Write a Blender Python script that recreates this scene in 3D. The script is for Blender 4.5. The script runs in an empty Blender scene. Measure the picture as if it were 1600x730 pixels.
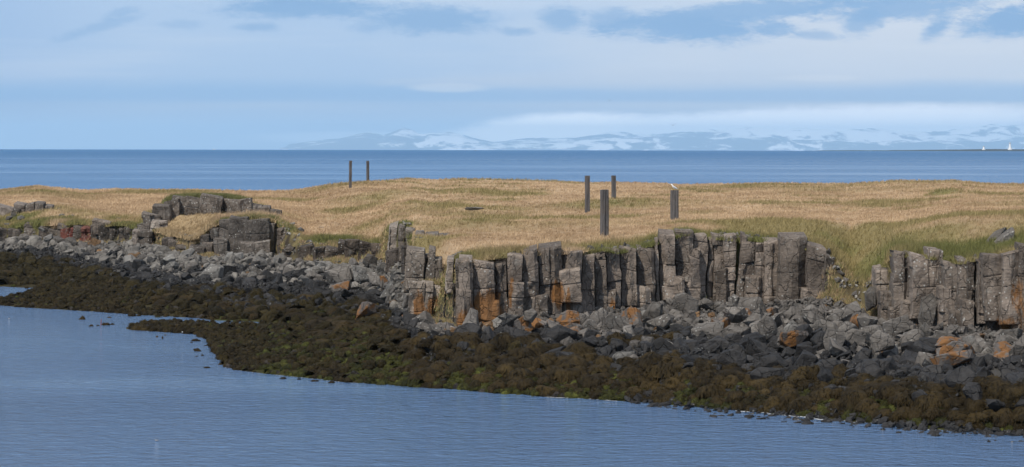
import bpy, math, random
import numpy as np
from mathutils import Vector

# ------------------------------------------------------------------ camera
F = 4444.0            # focal length in pixels of a 1600 px wide picture (100 mm lens)
CAMZ = 9.0
ER = 6.371e6          # the sea really curves away over the horizon
scene = bpy.context.scene
col = scene.collection
cam_d = bpy.data.cameras.new('camera'); cam = bpy.data.objects.new('camera', cam_d); col.objects.link(cam)
cam_d.lens = 100.0; cam_d.sensor_width = 36.0; cam_d.shift_y = -137.7/1600.0
cam_d.clip_start = 1.0; cam_d.clip_end = 200000.0
cam.location = (0, 0, CAMZ)
cam.rotation_euler = (math.radians(90), math.radians(-0.109), 0)
scene.camera = cam
# ------------------------------------------------------------------ sun and exposure
SUN_EL, SUN_AZ = 50.0, -146.0         # degrees; azimuth from +Y, negative = left
sd = bpy.data.lights.new('sun', 'SUN'); sd.energy = 3.0; sd.angle = math.radians(2.0); sd.color = (1.0, 0.94, 0.85)
sun = bpy.data.objects.new('sun', sd); col.objects.link(sun)
_e, _a = math.radians(SUN_EL), math.radians(SUN_AZ)
SUNV = Vector((math.sin(_a)*math.cos(_e), math.cos(_a)*math.cos(_e), math.sin(_e)))
sun.rotation_euler = SUNV.to_track_quat('Z', 'Y').to_euler()
sun.location = (0, 0, 60)
scene.view_settings.view_transform = 'Standard'
scene.view_settings.look = 'None'
scene.view_settings.exposure = 0.35
scene.view_settings.gamma = 1.0
scene.render.engine = 'CYCLES'
scene.cycles.use_denoising = True
scene.cycles.max_bounces = 6
scene.cycles.volume_bounces = 1

# ------------------------------------------------------------------ node helpers
class NT:
    def __init__(s, tree): s.t = tree; s.n = tree.nodes; s.l = tree.links
    def new(s, typ, **kw):
        n = s.n.new(typ)
        for k, v in kw.items(): setattr(n, k, v)
        return n
    def put(s, sock, v):
        if isinstance(v, bpy.types.NodeSocket): s.l.new(v, sock)
        elif v is not None:
            if hasattr(sock.default_value, '__len__') and not hasattr(v, '__len__'): v = (v,)*len(sock.default_value)
            if hasattr(v, '__len__') and len(v) == 3 and len(sock.default_value) == 4: v = tuple(v)+(1,)
            sock.default_value = v
    def m(s, op, a, b=None, c=None, clamp=False):
        n = s.new('ShaderNodeMath', operation=op); n.use_clamp = clamp
        for i, v in enumerate((a, b, c)):
            if v is not None: s.put(n.inputs[i], v)
        return n.outputs[0]
    def mix(s, f, a, b, mode='MIX'):
        n = s.new('ShaderNodeMix', data_type='RGBA', blend_type=mode)
        s.put(n.inputs[0], f); s.put(n.inputs[6], a); s.put(n.inputs[7], b)
        return n.outputs[2]
    def ss(s, v, a, b):       # smoothstep
        n = s.new('ShaderNodeMapRange', interpolation_type='SMOOTHSTEP')
        s.put(n.inputs[0], v); n.inputs[1].default_value = a; n.inputs[2].default_value = b
        return n.outputs[0]
    def noise(s, vec, scale, detail=4, rough=0.55, dist=0.0):
        n = s.new('ShaderNodeTexNoise'); s.put(n.inputs['Vector'], vec)
        n.inputs['Scale'].default_value = scale; n.inputs['Detail'].default_value = detail
        n.inputs['Roughness'].default_value = rough; n.inputs['Distortion'].default_value = dist
        return n.outputs['Fac']
    def vscale(s, v, sc, off=(0, 0, 0)):
        n = s.new('ShaderNodeMapping'); s.put(n.inputs[0], v); n.inputs['Scale'].default_value = sc; n.inputs['Location'].default_value = off
        return n.outputs[0]
    def xyz(s, x, y, z):
        n = s.new('ShaderNodeCombineXYZ'); s.put(n.inputs[0], x); s.put(n.inputs[1], y); s.put(n.inputs[2], z)
        return n.outputs[0]
    def sep(s, v):
        n = s.new('ShaderNodeSeparateXYZ'); s.put(n.inputs[0], v); return n.outputs

def srgb(r, g, b):
    f = lambda c: (c/255/12.92) if c/255 <= 0.04045 else ((c/255+0.055)/1.055)**2.4
    return (f(r), f(g), f(b))

# ------------------------------------------------------------------ world: sky with thin cloud
world = bpy.data.worlds.new('World'); scene.world = world; world.use_nodes = True
W = NT(world.node_tree); W.n.clear()
SKY_K = 0.10
sky = W.new('ShaderNodeTexSky', sky_type='NISHITA'); sky.sun_disc = False
sky.sun_elevation = math.radians(SUN_EL); sky.sun_rotation = math.radians(SUN_AZ); sky.altitude = 10
sky.air_density = 1.0; sky.dust_density = 0.6; sky.ozone_density = 1.5
tc = W.new('ShaderNodeTexCoord'); sx, sy, sz = W.sep(tc.outputs['Generated'])
ay = W.m('MAXIMUM', W.m('ABSOLUTE', sy), 0.02)
U = W.m('MULTIPLY', W.m('DIVIDE', sx, ay), 4.444)          # 1 unit of U, V is about 13 degrees
V = W.m('MULTIPLY', W.m('DIVIDE', sz, ay), 4.444)
P = W.xyz(U, V, sy)
def blob(cu, cv, ru, rv, tilt=0.0, soft=0.55, amp=0.95, sc=9.0):
    # a cloud or a hole in the cloud, centre and radii in U, V, ragged edge
    du = W.m('SUBTRACT', U, cu); dv = W.m('SUBTRACT', V, cv)
    if tilt: dv = W.m('SUBTRACT', dv, W.m('MULTIPLY', du, tilt))
    a = W.m('DIVIDE', du, ru); b = W.m('DIVIDE', dv, rv)
    d = W.m('ADD', W.m('MULTIPLY', a, a), W.m('MULTIPLY', b, b))
    d = W.m('SQRT', d)
    d = W.m('ADD', d, W.m('MULTIPLY', W.m('SUBTRACT', EDGE, 0.5), amp*3.4))
    return W.m('SUBTRACT', 1.0, W.ss(d, 1.0-soft, 1.0+soft))
EDGE = W.m('ADD', W.m('MULTIPLY', W.noise(W.vscale(P, (13.0, 44.0, 0.5)), 1.0, 8, 0.68, 0.35), .55), W.m('MULTIPLY', W.noise(W.vscale(P, (42.0, 130.0, 0.5)), 1.0, 6, 0.7, 0.5), .45))
SOFT = W.noise(W.vscale(P, (2.2, 9.0, 0.3)), 1.0, 4, 0.55)
STR = W.noise(W.vscale(P, (1.2, 22.0, 0.3)), 1.0, 4, 0.6)
blueveil = srgb(183, 207, 235); paleveil = srgb(218, 226, 237); hole = srgb(143, 180, 220); white = srgb(238, 241, 245); leftveil = srgb(162, 192, 229)
c = W.mix(W.ss(W.m('ADD', U, W.m('MULTIPLY', W.m('SUBTRACT', SOFT, 0.5), 0.9)), -0.25, 0.6), blueveil, paleveil)
c = W.mix(W.m('MULTIPLY', W.m('SUBTRACT', 1.0, W.ss(U, -0.9, -0.55)), 0.85), c, leftveil)
c = W.mix(W.m('MULTIPLY', W.ss(STR, 0.45, 0.75), 0.25), c, white)
# broad blue band about one degree up, and the bluer strip just over the sea on the left
band = W.m('MULTIPLY', W.ss(V, 0.062, 0.074), W.m('SUBTRACT', 1.0, W.ss(W.m('ADD', V, W.m('MULTIPLY', SOFT, 0.03)), 0.098, 0.125)))
c = W.mix(W.m('MULTIPLY', band, 0.62), c, srgb(146, 188, 230))
low = W.m('MULTIPLY', W.m('SUBTRACT', 1.0, W.ss(V, 0.03, 0.075)), 0.5)
c = W.mix(low, c, srgb(192, 212, 237))
for (px, py, rx, ry, tilt, k) in [(470, 14, 110, 12, 0, 1), (670, 32, 75, 17, 0, .9), (405, 44, 30, 6, 0, .7), (575, 45, 22, 6, 0, .5), (150, 45, 55, 7, .3, .55), (185, 22, 22, 6, .3, .5), (285, 40, 25, 6, 0, .4),
                             (808, 50, 22, 5, 0, .7), (880, 30, 28, 14, 0, .8), (950, 30, 34, 12, .1, .7), (1090, 46, 105, 16, 0, 1), (1180, 16, 180, 13, .1, .9), (1400, 8, 120, 16, .05, .9), (1345, 30, 26, 18, .3, .8), (1210, 47, 22, 9, 0, .7), (1275, 55, 30, 6, 0, .6),
                             (1465, 42, 20, 12, .4, .9), (1580, 32, 66, 18, .15, 1)]:
    c = W.mix(W.m('MULTIPLY', blob((px-800)/1000, (228-py)/1000, rx/1000*1.15, ry/1000*1.25, tilt), k), c, hole)
for (px, py, rx, ry, tilt, k, cc) in [(1150, 206, 430, 27, .03, .95, (1.5, 1.5, 1.5)), (1330, 190, 330, 24, .03, .85, (1.35, 1.37, 1.42)), (850, 202, 130, 22, .08, .95, (1.6, 1.58, 1.55)), (560, 216, 160, 9, 0, .6, (1.0, 1.1, 1.25)),
                                 (700, 138, 60, 7, 0, .5, white), (1280, 122, 60, 5, 0, .5, white), (740, 130, 160, 8, 0, .4, srgb(205, 216, 231)), (1030, 125, 300, 16, 0, .4, srgb(207, 217, 231))]:
    c = W.mix(W.m('MULTIPLY', blob((px-800)/1000, (228-py)/1000, rx/1000, ry/1000, tilt, 0.35, 0.25), k), c, cc)
# higher up: broken white cloud over the real sky
hp = W.noise(W.vscale(tc.outputs['Generated'], (2.0, 2.0, 6.0)), 1.3, 6, 0.6, 0.4)
high = W.mix(W.m('MULTIPLY', W.m('MULTIPLY', W.ss(hp, 0.36, 0.60), W.ss(sz, .30, .52)), 0.85), sky.outputs[0], (0.60/SKY_K, 0.62/SKY_K, 0.65/SKY_K))
cs = W.new('ShaderNodeVectorMath', operation='SCALE'); W.put(cs.inputs[0], c); cs.inputs[3].default_value = 0.80/SKY_K
lowmask = W.m('SUBTRACT', 1.0, W.ss(sz, 0.06, 0.17))
fin = W.mix(lowmask, high, cs.outputs[0])
bg = W.new('ShaderNodeBackground'); W.put(bg.inputs[0], fin); bg.inputs[1].default_value = SKY_K
W.l.new(bg.outputs[0], W.new('ShaderNodeOutputWorld').inputs[0])

# ------------------------------------------------------------------ pixel <-> world (numpy friendly)
def lvl(px): return 225.8 + np.asarray(px, float)*0.0019
def zpix(px, py, Y): return CAMZ - (py-lvl(px))*Y/F
def xpix(px, Y): return (np.asarray(px, float)-800.0)*Y/F

# ------------------------------------------------------------------ numpy value noise
_R = np.random.RandomState(5).rand(64, 64, 64)
def vn(x, y, z=0.0):
    x, y, z = np.broadcast_arrays(np.asarray(x, float), np.asarray(y, float), np.asarray(z, float))
    xi, yi, zi = np.floor(x).astype(int), np.floor(y).astype(int), np.floor(z).astype(int)
    fx, fy, fz = x-xi, y-yi, z-zi
    fx, fy, fz = fx*fx*(3-2*fx), fy*fy*(3-2*fy), fz*fz*(3-2*fz)
    g = lambda a, b, c: _R[(xi+a) & 63, (yi+b) & 63, (zi+c) & 63]
    a = (g(0,0,0)*(1-fx)+g(1,0,0)*fx)*(1-fy)+(g(0,1,0)*(1-fx)+g(1,1,0)*fx)*fy
    b = (g(0,0,1)*(1-fx)+g(1,0,1)*fx)*(1-fy)+(g(0,1,1)*(1-fx)+g(1,1,1)*fx)*fy
    return (a*(1-fz)+b*fz)*2-1
def fbm(x, y, z=0.0, o=4):
    s, a, f = 0, 1, 1
    for i in range(o):
        s = s+a*vn(x*f+17.3*i, y*f+5.1*i, np.asarray(z)*f+9.7*i); a *= 0.5; f *= 2.03
    return s

# ------------------------------------------------------------------ the land profile
# rows: px, waterline py, S(py,Y) top of weed, Fo(py,Y) cliff foot, T(py,Y) cliff top, Pl(py,Y) shelf behind it, E(py,Y) far edge
ROWS = [
 (-400, 446, 400,212, 372,222, 352,223, 310,240, 297,300),
 (   0, 448, 400,208, 378,217, 356,218, 310,240, 297,300),
 (  60, 450, 404,202, 375,213, 353,214, 312,236, 291,300),
 ( 130, 454, 416,190, 383,206, 352,208, 322,231, 296,300),
 ( 200, 470, 440,169, 381,204, 354,205, 328,225, 296,300),
 ( 240, 484, 446,166, 385,197, 362,198, 334,208, 296,300),
 ( 300, 495, 452,161, 404,187, 377,189, 338,199, 297,300),
 ( 340, 501, 454,159, 404,187, 352,190, 338,197, 297,300),
 ( 400, 502.5, 458,156, 402,188, 343,190, 338,196, 298,300),
 ( 432, 508, 460,155, 404,187, 346,190, 338,198, 298,300),
 ( 480, 512, 466,152, 413,176, 378,181, 352,198, 294,300),
 ( 560, 517, 474,147, 413,173, 382,178, 352,195, 284,290),
 ( 600, 522, 490,140, 410,168, 388,170, 354,182, 282,300),
 ( 612, 532, 500,136, 415,150, 358,151.5,351,168, 281,315),
 ( 638, 562, 526,118, 428,146, 357,149,  350,165, 279,325),
 ( 649, 572, 535,113.5, 502,120, 442,121.5, 372,136, 280,330),
 ( 690, 600, 546,111, 515,117.5,447,119.5,378,132, 279,350),
 ( 716, 608, 549,110.5, 522,116.5,412,117.2,384,124, 279,350),
 ( 800, 617, 553,109, 508,118, 404,118.6, 384,124, 280,350),
 ( 900, 622, 561,107, 502,119, 396,119.7, 376,126, 283,350),
 (1000, 628, 573,104, 484,122, 388,122.8, 365,130, 286,350),
 (1060, 632, 580,102, 480,123, 366,124,  354,135, 286,350),
 (1110, 638, 586,101, 480,124, 372,125,  352,137, 287,350),
 (1200, 645, 596, 99, 484,123, 376,124,  352,134, 287,350),
 (1290, 653, 601, 97, 472,121, 398,122,  350,138, 286,350),
 (1330, 657, 603, 96, 478,119, 452,121,  350,142, 285,350),
 (1365, 660, 605, 95, 500,115, 440,117,  352,136, 284,350),
 (1400, 664, 608, 94, 516,112, 398,113,  362,124, 283,350),
 (1500, 671, 612, 92, 522,109, 408,109.8,343,122, 283,350),
 (1600, 677, 616, 90.5,530,107, 394,107.8,341,118, 287,350),
 (2000, 700, 640, 86, 548,101, 400,102,  345,112, 290,350),
]
_K = {k: [] for k in ('px', 'Yw', 'Ys', 'zs', 'Yf', 'zf', 'Yt', 'zt', 'Yp', 'zp', 'Ye', 'ze')}
for r in ROWS:
    px = r[0]; _K['px'].append(px); _K['Yw'].append(float(CAMZ*F/(r[1]-lvl(px))))
    for i, n in enumerate('sftpe'):
        _K['Y'+n].append(r[3+2*i]); _K['z'+n].append(float(zpix(px, r[2+2*i], r[3+2*i])))
def K(n, px): return np.interp(px, _K['px'], _K[n])
SIL = np.array([(-400,297),(0,297),(30,293),(60,290.5),(90,293),(130,297),(180,295),(250,296),(300,296),(400,298),(450,297.5),(480,294),(515,288),(547,285),(600,282),(640,278.5),(680,280),(720,278.5),(770,280),(850,281),(900,284),(960,284.5),(1040,286),(1060,288),(1110,287),(1200,285.5),(1330,286.5),(1375,283.5),(1400,281.5),(1440,282.5),(1490,281.5),(1540,286),(1600,287),(2000,288)], float)
def lerp_t(tab, px): t = np.array(tab, float); return np.interp(px, t[:, 0], t[:, 1])
TONG_F = [(-30,473),(-12,475),(0,477),(30,480),(70,482),(150,487),(220,492),(300,496),(340,499)]
TONG_B = [(-30,474),(-12,473),(0,468),(30,463),(55,456),(75,448),(95,436),(340,400)]
TONG_H = [(-30,0),(-14,.02),(0,.08),(40,.16),(80,.3),(120,.6),(200,.75),(340,.7)]
SPIT_F = [(192,513),(205,515),(230,517),(270,520),(305,522),(325,531),(332,546),(345,562),(352,573),(380,580),(450,587),(540,597),(640,604),(720,609)]
SPIT_B = [(192,513),(205,510),(230,507),(270,504),(350,507),(420,511),(465,514.5),(485,508),(515,490),(720,400)]
SPIT_H = [(192,-.05),(205,.05),(230,.10),(300,.10),(400,.16),(500,.40),(600,.65),(720,.9)]
def piece(px, Y, fr, bk, ht):
    yf = CAMZ*F/(lerp_t(fr, px)-lvl(px)); yb = CAMZ*F/(lerp_t(bk, px)-lvl(px)); h = lerp_t(ht, px)
    v = np.minimum(np.minimum((Y-yf)*0.085, (yb-Y)*0.10), h)
    lo, hi = fr[0][0], fr[-1][0]
    return np.where((px < lo) | (px > hi+40), -3.0, v)
def mound(px, Y, cpx, cY, rx, ry, h):
    x = (px-800)*Y/F; cx = (cpx-800)*cY/F
    d = ((x-cx)/rx)**2+((Y-cY)/ry)**2
    return h*np.exp(-d*1.2)
MOUNDS = [(590,240,3.0,6,.55),(735,150,3.4,6,.38),(965,200,4.2,8,.45),(880,146,3,5,.2),(1480,212,1.3,3,.35),(1160,180,3,5,.2),(60,262,4,6,.2),(330,176,0,0,0)]
TOPL = [(205,372),(225,352),(240,334),(255,318),(270,309),(300,307),(340,307),(370,311),(400,318),(425,327),(438,338)]
def base_h(px, Y):
    px = np.asarray(px, float); Y = np.asarray(Y, float)
    Yw, Ys, zs, Yf, zf = K('Yw', px), K('Ys', px), K('zs', px), K('Yf', px), K('zf', px)
    Yt, zt, Yp, zp, Ye = K('Yt', px), K('zt', px), K('Yp', px), K('zp', px), K('Ye', px)
    ze = zpix(px, np.interp(px, SIL[:, 0], SIL[:, 1])+0.6, Ye)
    st = lerp_t([(-400,1),(228,1),(240,.8),(335,.8),(345,1),(430,1),(442,0),(604,0),(612,1),(1284,1),(1300,0),(1368,0),(1382,1),(2000,1)], px)
    Yf = Yf*(1-st)+(Yt+.30)*st; zf = zf+.12*st; Yt = Yt+.75*st; Yp = np.maximum(Yp, Yt+1)
    Yk = [Yw-60, Yw-12, Yw, Ys, Yf, Yt, Yp, Ye, Ye+14, Ye+60, Ye+400]
    zk = [-4+0*px, -0.9+0*px, 0*px, zs, zf, zt, zp, ze, ze-0.9, -3+0*px, -6+0*px]
    h = np.full(np.broadcast(px, Y).shape, -4.0)
    for i in range(len(Yk)-1):
        t = (Y-Yk[i])/(Yk[i+1]-Yk[i])
        if i in (5, 6): tt = t
        else: tt = t
        h = np.where((Y >= Yk[i]) & (Y < Yk[i+1]), zk[i]*(1-tt)+zk[i+1]*tt, h)
    h = np.where(Y >= Yk[-1], -6, h)
    h = np.maximum(h, piece(px, Y, TONG_F, TONG_B, TONG_H))
    h = np.maximum(h, piece(px, Y, SPIT_F, SPIT_B, SPIT_H))
    for m in MOUNDS:
        if m[4]: h = h+mound(px, Y, *m)
    # raised shelf carrying the upper left outcrop
    tz = zpix(px, lerp_t(TOPL, px)+2.5, 203.6)
    w = np.clip((Y-202.2)/1.4, 0, 1)*np.clip((213-Y)/6.0, 0, 1)
    h = np.where((px > 205) & (px < 438), h+(np.maximum(tz, h)-h)*w, h)
    return h
def terrain_h(px, Y):
    px = np.asarray(px, float); Y = np.asarray(Y, float)
    h = base_h(px, Y); x = (px-800)*Y/F
    inl = np.clip((Y-K('Yt', px)-0.5)/3.0, 0, 1)        # on the grass
    low = 1-inl
    n = fbm(x*0.3, Y*0.2, 0, 3)*0.022+fbm(x*2.2, Y*1.2, 3, 3)*0.05
    r = fbm(x*0.6, Y*0.45, 7, 4)*0.16+fbm(x*2.0, Y*1.5, 2, 2)*0.05
    shore = np.clip((Y-K('Yw', px)+1.0)/2.0, 0.3, 1)*np.where((px < 500) & (Y < K('Yw', px)+1), .35, np.where(px < 640, .6, 1))
    return h+inl*n+low*r*shore

# ------------------------------------------------------------------ mesh helpers
def mesh_np(name, verts, faces, mat=None, smooth=False, attrs=None, cols=None):
    """verts (n,3); faces (m,k) array of equal size or list of index lists"""
    me = bpy.data.meshes.new(name)
    verts = np.asarray(verts, np.float32)
    if isinstance(faces, np.ndarray):
        m, k = faces.shape
        me.vertices.add(len(verts)); me.vertices.foreach_set('co', verts.ravel())
        me.loops.add(m*k); me.loops.foreach_set('vertex_index', faces.astype(np.int32).ravel())
        me.polygons.add(m); me.polygons.foreach_set('loop_start', (np.arange(m)*k).astype(np.int32))
        try: me.polygons.foreach_set('loop_total', np.full(m, k, np.int32))
        except Exception: pass
        me.update(calc_edges=True)
    else:
        me.from_pydata(verts.tolist(), [], [list(map(int, f)) for f in faces]); me.update()
    me.polygons.foreach_set('use_smooth', [smooth]*len(me.polygons))
    if attrs:
        for n, a in attrs.items():
            at = me.attributes.new(n, 'FLOAT', 'POINT'); at.data.foreach_set('value', np.asarray(a, np.float32))
    if cols is not None:
        at = me.attributes.new('tint', 'FLOAT_COLOR', 'POINT')
        cc = np.ones((len(verts), 4), np.float32); cc[:, :3] = cols; at.data.foreach_set('color', cc.ravel())
    if mat: me.materials.append(mat)
    return me
def link(name, me, parent=None, loc=None):
    o = bpy.data.objects.new(name, me); col.objects.link(o)
    if parent: o.parent = parent
    if loc is not None: o.location = loc
    return o
def tag(o, label, cat=None, group=None, kind=None):
    if label: o['label'] = label
    if cat: o['category'] = cat
    if group: o['group'] = group
    if kind: o['kind'] = kind
    return o
def empty(name, loc):
    o = bpy.data.objects.new(name, None); col.objects.link(o); o.location = loc; return o

# ------------------------------------------------------------------ materials
def material(name):
    m = bpy.data.materials.new(name); m.use_nodes = True; t = NT(m.node_tree); t.n.clear()
    b = t.new('ShaderNodeBsdfPrincipled'); o = t.new('ShaderNodeOutputMaterial'); t.l.new(b.outputs[0], o.inputs[0])
    return m, t, b
def bump(t, b, h, strength, dist):
    n = t.new('ShaderNodeBump'); n.inputs['Strength'].default_value = strength; n.inputs['Distance'].default_value = dist
    t.put(n.inputs['Height'], h); t.put(b.inputs['Normal'], n.outputs[0])

def rock_mat(name, c1, c2, rough=0.9, lichen=0.5, orange=0.0, per_object=True, tint=False, orange_attr=False, wet_z=None):
    m, t, b = material(name)
    geo = t.new('ShaderNodeNewGeometry'); pos = geo.outputs['Position']
    nx, ny, nz = t.sep(geo.outputs['Normal'])
    big = t.noise(pos, 0.9, 5, 0.6, 0.4); fine = t.noise(pos, 9.0, 5, 0.65)
    c = t.mix(t.ss(t.m('ADD', t.m('MULTIPLY', big, .65), t.m('MULTIPLY', fine, .35)), 0.36, 0.64), c1, c2)
    if tint:
        at = t.new('ShaderNodeAttribute', attribute_name='tint'); c = t.mix(1.0, c, at.outputs['Color'], 'MULTIPLY')
    if per_object:
        oi = t.new('ShaderNodeObjectInfo')
        hs = t.new('ShaderNodeHueSaturation'); t.put(hs.inputs['Color'], c)
        t.put(hs.inputs['Value'], t.m('ADD', 0.68, t.m('MULTIPLY', oi.outputs['Random'], 0.64)))
        c = hs.outputs[0]
    if wet_z is not None:
        pz = t.sep(pos)[2]
        wz = t.m('ADD', pz, t.m('MULTIPLY', t.m('SUBTRACT', t.noise(pos, 0.8, 4), .5), 1.1))
        wet = t.m('SUBTRACT', 1.0, t.ss(wz, wet_z-0.25, wet_z+0.3))
        c = t.mix(t.m('MULTIPLY', wet, 0.93), c, (0.017, 0.0165, 0.017))
        t.put(b.inputs['Roughness'], t.m('SUBTRACT', rough, t.m('MULTIPLY', wet, 0.25)))
    else:
        wet = 0.0; b.inputs['Roughness'].default_value = rough
    if lichen > 0:
        dry = t.m('SUBTRACT', 1.0, wet)
        # crustose lichen: pale film in patches and small round whitish spots
        pat = t.m('MULTIPLY', t.ss(t.noise(pos, 2.3, 6, 0.7, 0.5), 0.56, 0.66), 0.40*lichen)
        c = t.mix(t.m('MULTIPLY', pat, dry), c, (0.30, 0.295, 0.27))
        vo = t.new('ShaderNodeTexVoronoi'); t.put(vo.inputs['Vector'], pos); vo.inputs['Scale'].default_value = 5.5
        spots = t.m('SUBTRACT', 1.0, t.ss(t.m('ADD', vo.outputs['Distance'], t.m('MULTIPLY', t.noise(pos, 14, 2), .25)), 0.30, 0.36))
        zone = t.ss(t.noise(pos, 0.55, 3, 0.6, 0.3), 0.46, 0.58)
        c = t.mix(t.m('MULTIPLY', t.m('MULTIPLY', spots, zone), t.m('MULTIPLY', dry, min(1, 0.95*lichen))), c, (0.46, 0.455, 0.42))
    om = None
    if orange > 0:
        om = t.m('MULTIPLY', t.ss(t.noise(pos, 1.6, 5, 0.65, 0.4), 0.46, 0.56), orange)
    if orange_attr:
        at = t.new('ShaderNodeAttribute', attribute_name='org')
        v = t.m('ADD', at.outputs['Fac'], t.m('MULTIPLY', t.m('SUBTRACT', t.noise(t.vscale(pos, (2.6, 2.6, 0.9)), 1.0, 5, 0.7, 0.5), .5), 1.5))
        om = t.m('MULTIPLY', t.ss(v, 0.42, 0.66), 0.85)
    if om is not None:
        oc = t.mix(t.noise(pos, 5.0, 4), (0.26, 0.105, 0.018), (0.17, 0.082, 0.028))
        c = t.mix(om, c, oc)
    t.put(b.inputs['Base Color'], c)
    h = t.m('ADD', t.m('MULTIPLY', t.noise(pos, 3.0, 8, 0.7, 0.3), 1.0), t.m('MULTIPLY', t.noise(t.vscale(pos, (4, 4, 14)), 1.0, 5, 0.6), 0.35))
    vc = t.new('ShaderNodeTexVoronoi', feature='DISTANCE_TO_EDGE'); nv = t.new('ShaderNodeVectorMath', operation='ADD')
    nz_ = t.new('ShaderNodeTexNoise'); t.put(nz_.inputs['Vector'], pos); nz_.inputs['Scale'].default_value = 1.1; nz_.inputs['Detail'].default_value = 4
    t.put(nv.inputs[0], t.vscale(pos, (1.3, 1.3, .75))); t.put(nv.inputs[1], nz_.outputs['Color']); t.put(vc.inputs['Vector'], nv.outputs[0]); vc.inputs['Scale'].default_value = 1.5
    crack = t.ss(vc.outputs['Distance'], 0.0, 0.035)
    h = t.m('ADD', h, t.m('MULTIPLY', crack, .55))
    bump(t, b, h, 0.95, 0.12)
    b.inputs['Specular IOR Level'].default_value = 0.3
    return m
M_grey = rock_mat('grey_basalt', (0.085, 0.075, 0.065), (0.165, 0.149, 0.132), lichen=0.55, wet_z=0.55)
M_pale = rock_mat('pale_basalt', (0.125, 0.117, 0.106), (0.22, 0.208, 0.19), lichen=0.9, wet_z=0.3)
M_dark = rock_mat('dark_wet_basalt', (0.016, 0.015, 0.0145), (0.040, 0.0375, 0.036), rough=0.66, lichen=0.0)
M_orange = rock_mat('orange_lichen_basalt', (0.09, 0.08, 0.075), (0.15, 0.135, 0.12), lichen=0.3, orange=0.85)
M_rubble = rock_mat('rubble_basalt', (0.75, 0.74, 0.72), (1.25, 1.22, 1.2), lichen=0.25, per_object=False, tint=True)
M_column = rock_mat('column_basalt', (0.118, 0.098, 0.081), (0.235, 0.20, 0.168), lichen=0.75, tint=True, orange_attr=True, wet_z=0.7)

# land
m_land, t, b = material('land'); M_land = m_land
geo = t.new('ShaderNodeNewGeometry'); pos = geo.outputs['Position']
at = t.new('ShaderNodeAttribute', attribute_name='tint')
n1 = t.noise(t.vscale(pos, (1, .5, 1)), 1.2, 6, 0.65, 0.3); n2 = t.noise(pos, 8.0, 4, 0.6)
v = t.m('ADD', 0.62, t.m('MULTIPLY', t.m('ADD', t.m('MULTIPLY', n1, .6), t.m('MULTIPLY', n2, .4)), 0.76))
hs = t.new('ShaderNodeHueSaturation'); t.put(hs.inputs['Color'], at.outputs['Color']); t.put(hs.inputs['Value'], v)
t.put(b.inputs['Base Color'], hs.outputs[0]); b.inputs['Roughness'].default_value = 0.95; b.inputs['Specular IOR Level'].default_value = 0.15
bump(t, b, t.m('ADD', t.noise(pos, 2.5, 7, 0.7), t.m('MULTIPLY', n2, .4)), 0.9, 0.12)
# grass blades
m_grass, t, b = material('grass'); M_grass = m_grass
at = t.new('ShaderNodeAttribute', attribute_name='tint')
t.put(b.inputs['Base Color'], at.outputs['Color']); b.inputs['Roughness'].default_value = 0.8; b.inputs['Specular IOR Level'].default_value = 0.2
# seaweed
def weed_mat(name, a, bb, tint=False):
    m, t, b = material(name)
    geo = t.new('ShaderNodeNewGeometry'); pos = geo.outputs['Position']
    oi = t.new('ShaderNodeObjectInfo')
    strand = t.noise(t.vscale(pos, (16, 16, 3.0)), 1.0, 4, 0.65, 0.6)
    mottled = t.noise(pos, 1.1, 5, 0.6, 0.4)
    c = t.mix(t.ss(mottled, 0.36, 0.66), a, bb)
    c = t.mix(t.m('MULTIPLY', t.ss(strand, 0.42, 0.62), 0.45), c, (0.060, 0.041, 0.013))
    if tint:
        at = t.new('ShaderNodeAttribute', attribute_name='tint'); c = t.mix(1.0, c, at.outputs['Color'], 'MULTIPLY')
    hs = t.new('ShaderNodeHueSaturation'); t.put(hs.inputs['Color'], c)
    t.put(hs.inputs['Value'], t.m('ADD', 0.65, t.m('MULTIPLY', oi.outputs['Random'], 0.6)) if not tint else 1.0)
    t.put(b.inputs['Base Color'], hs.outputs[0]); b.inputs['Roughness'].default_value = 0.75; b.inputs['Specular IOR Level'].default_value = 0.15
    bump(t, b, t.m('ADD', strand, t.m('MULTIPLY', t.noise(pos, 22, 3), .5)), 1.0, 0.06)
    return m
M_weed = weed_mat('brown_seaweed', (0.015, 0.011, 0.0055), (0.043, 0.029, 0.0105))
M_weedlow = weed_mat('low_seaweed', (0.8, 0.8, 0.8), (1.3, 1.25, 1.1), tint=True)
def plain(name, c, rough=0.7, var=0.15, sc=6.0):
    m, t, b = material(name); geo = t.new('ShaderNodeNewGeometry')
    n = t.noise(geo.outputs['Position'], sc, 4)
    hs = t.new('ShaderNodeHueSaturation'); hs.inputs['Color'].default_value = tuple(c)+(1,)
    t.put(hs.inputs['Value'], t.m('ADD', 1-var, t.m('MULTIPLY', n, 2*var)))
    t.put(b.inputs['Base Color'], hs.outputs[0]); b.inputs['Roughness'].default_value = rough
    return m

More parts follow.
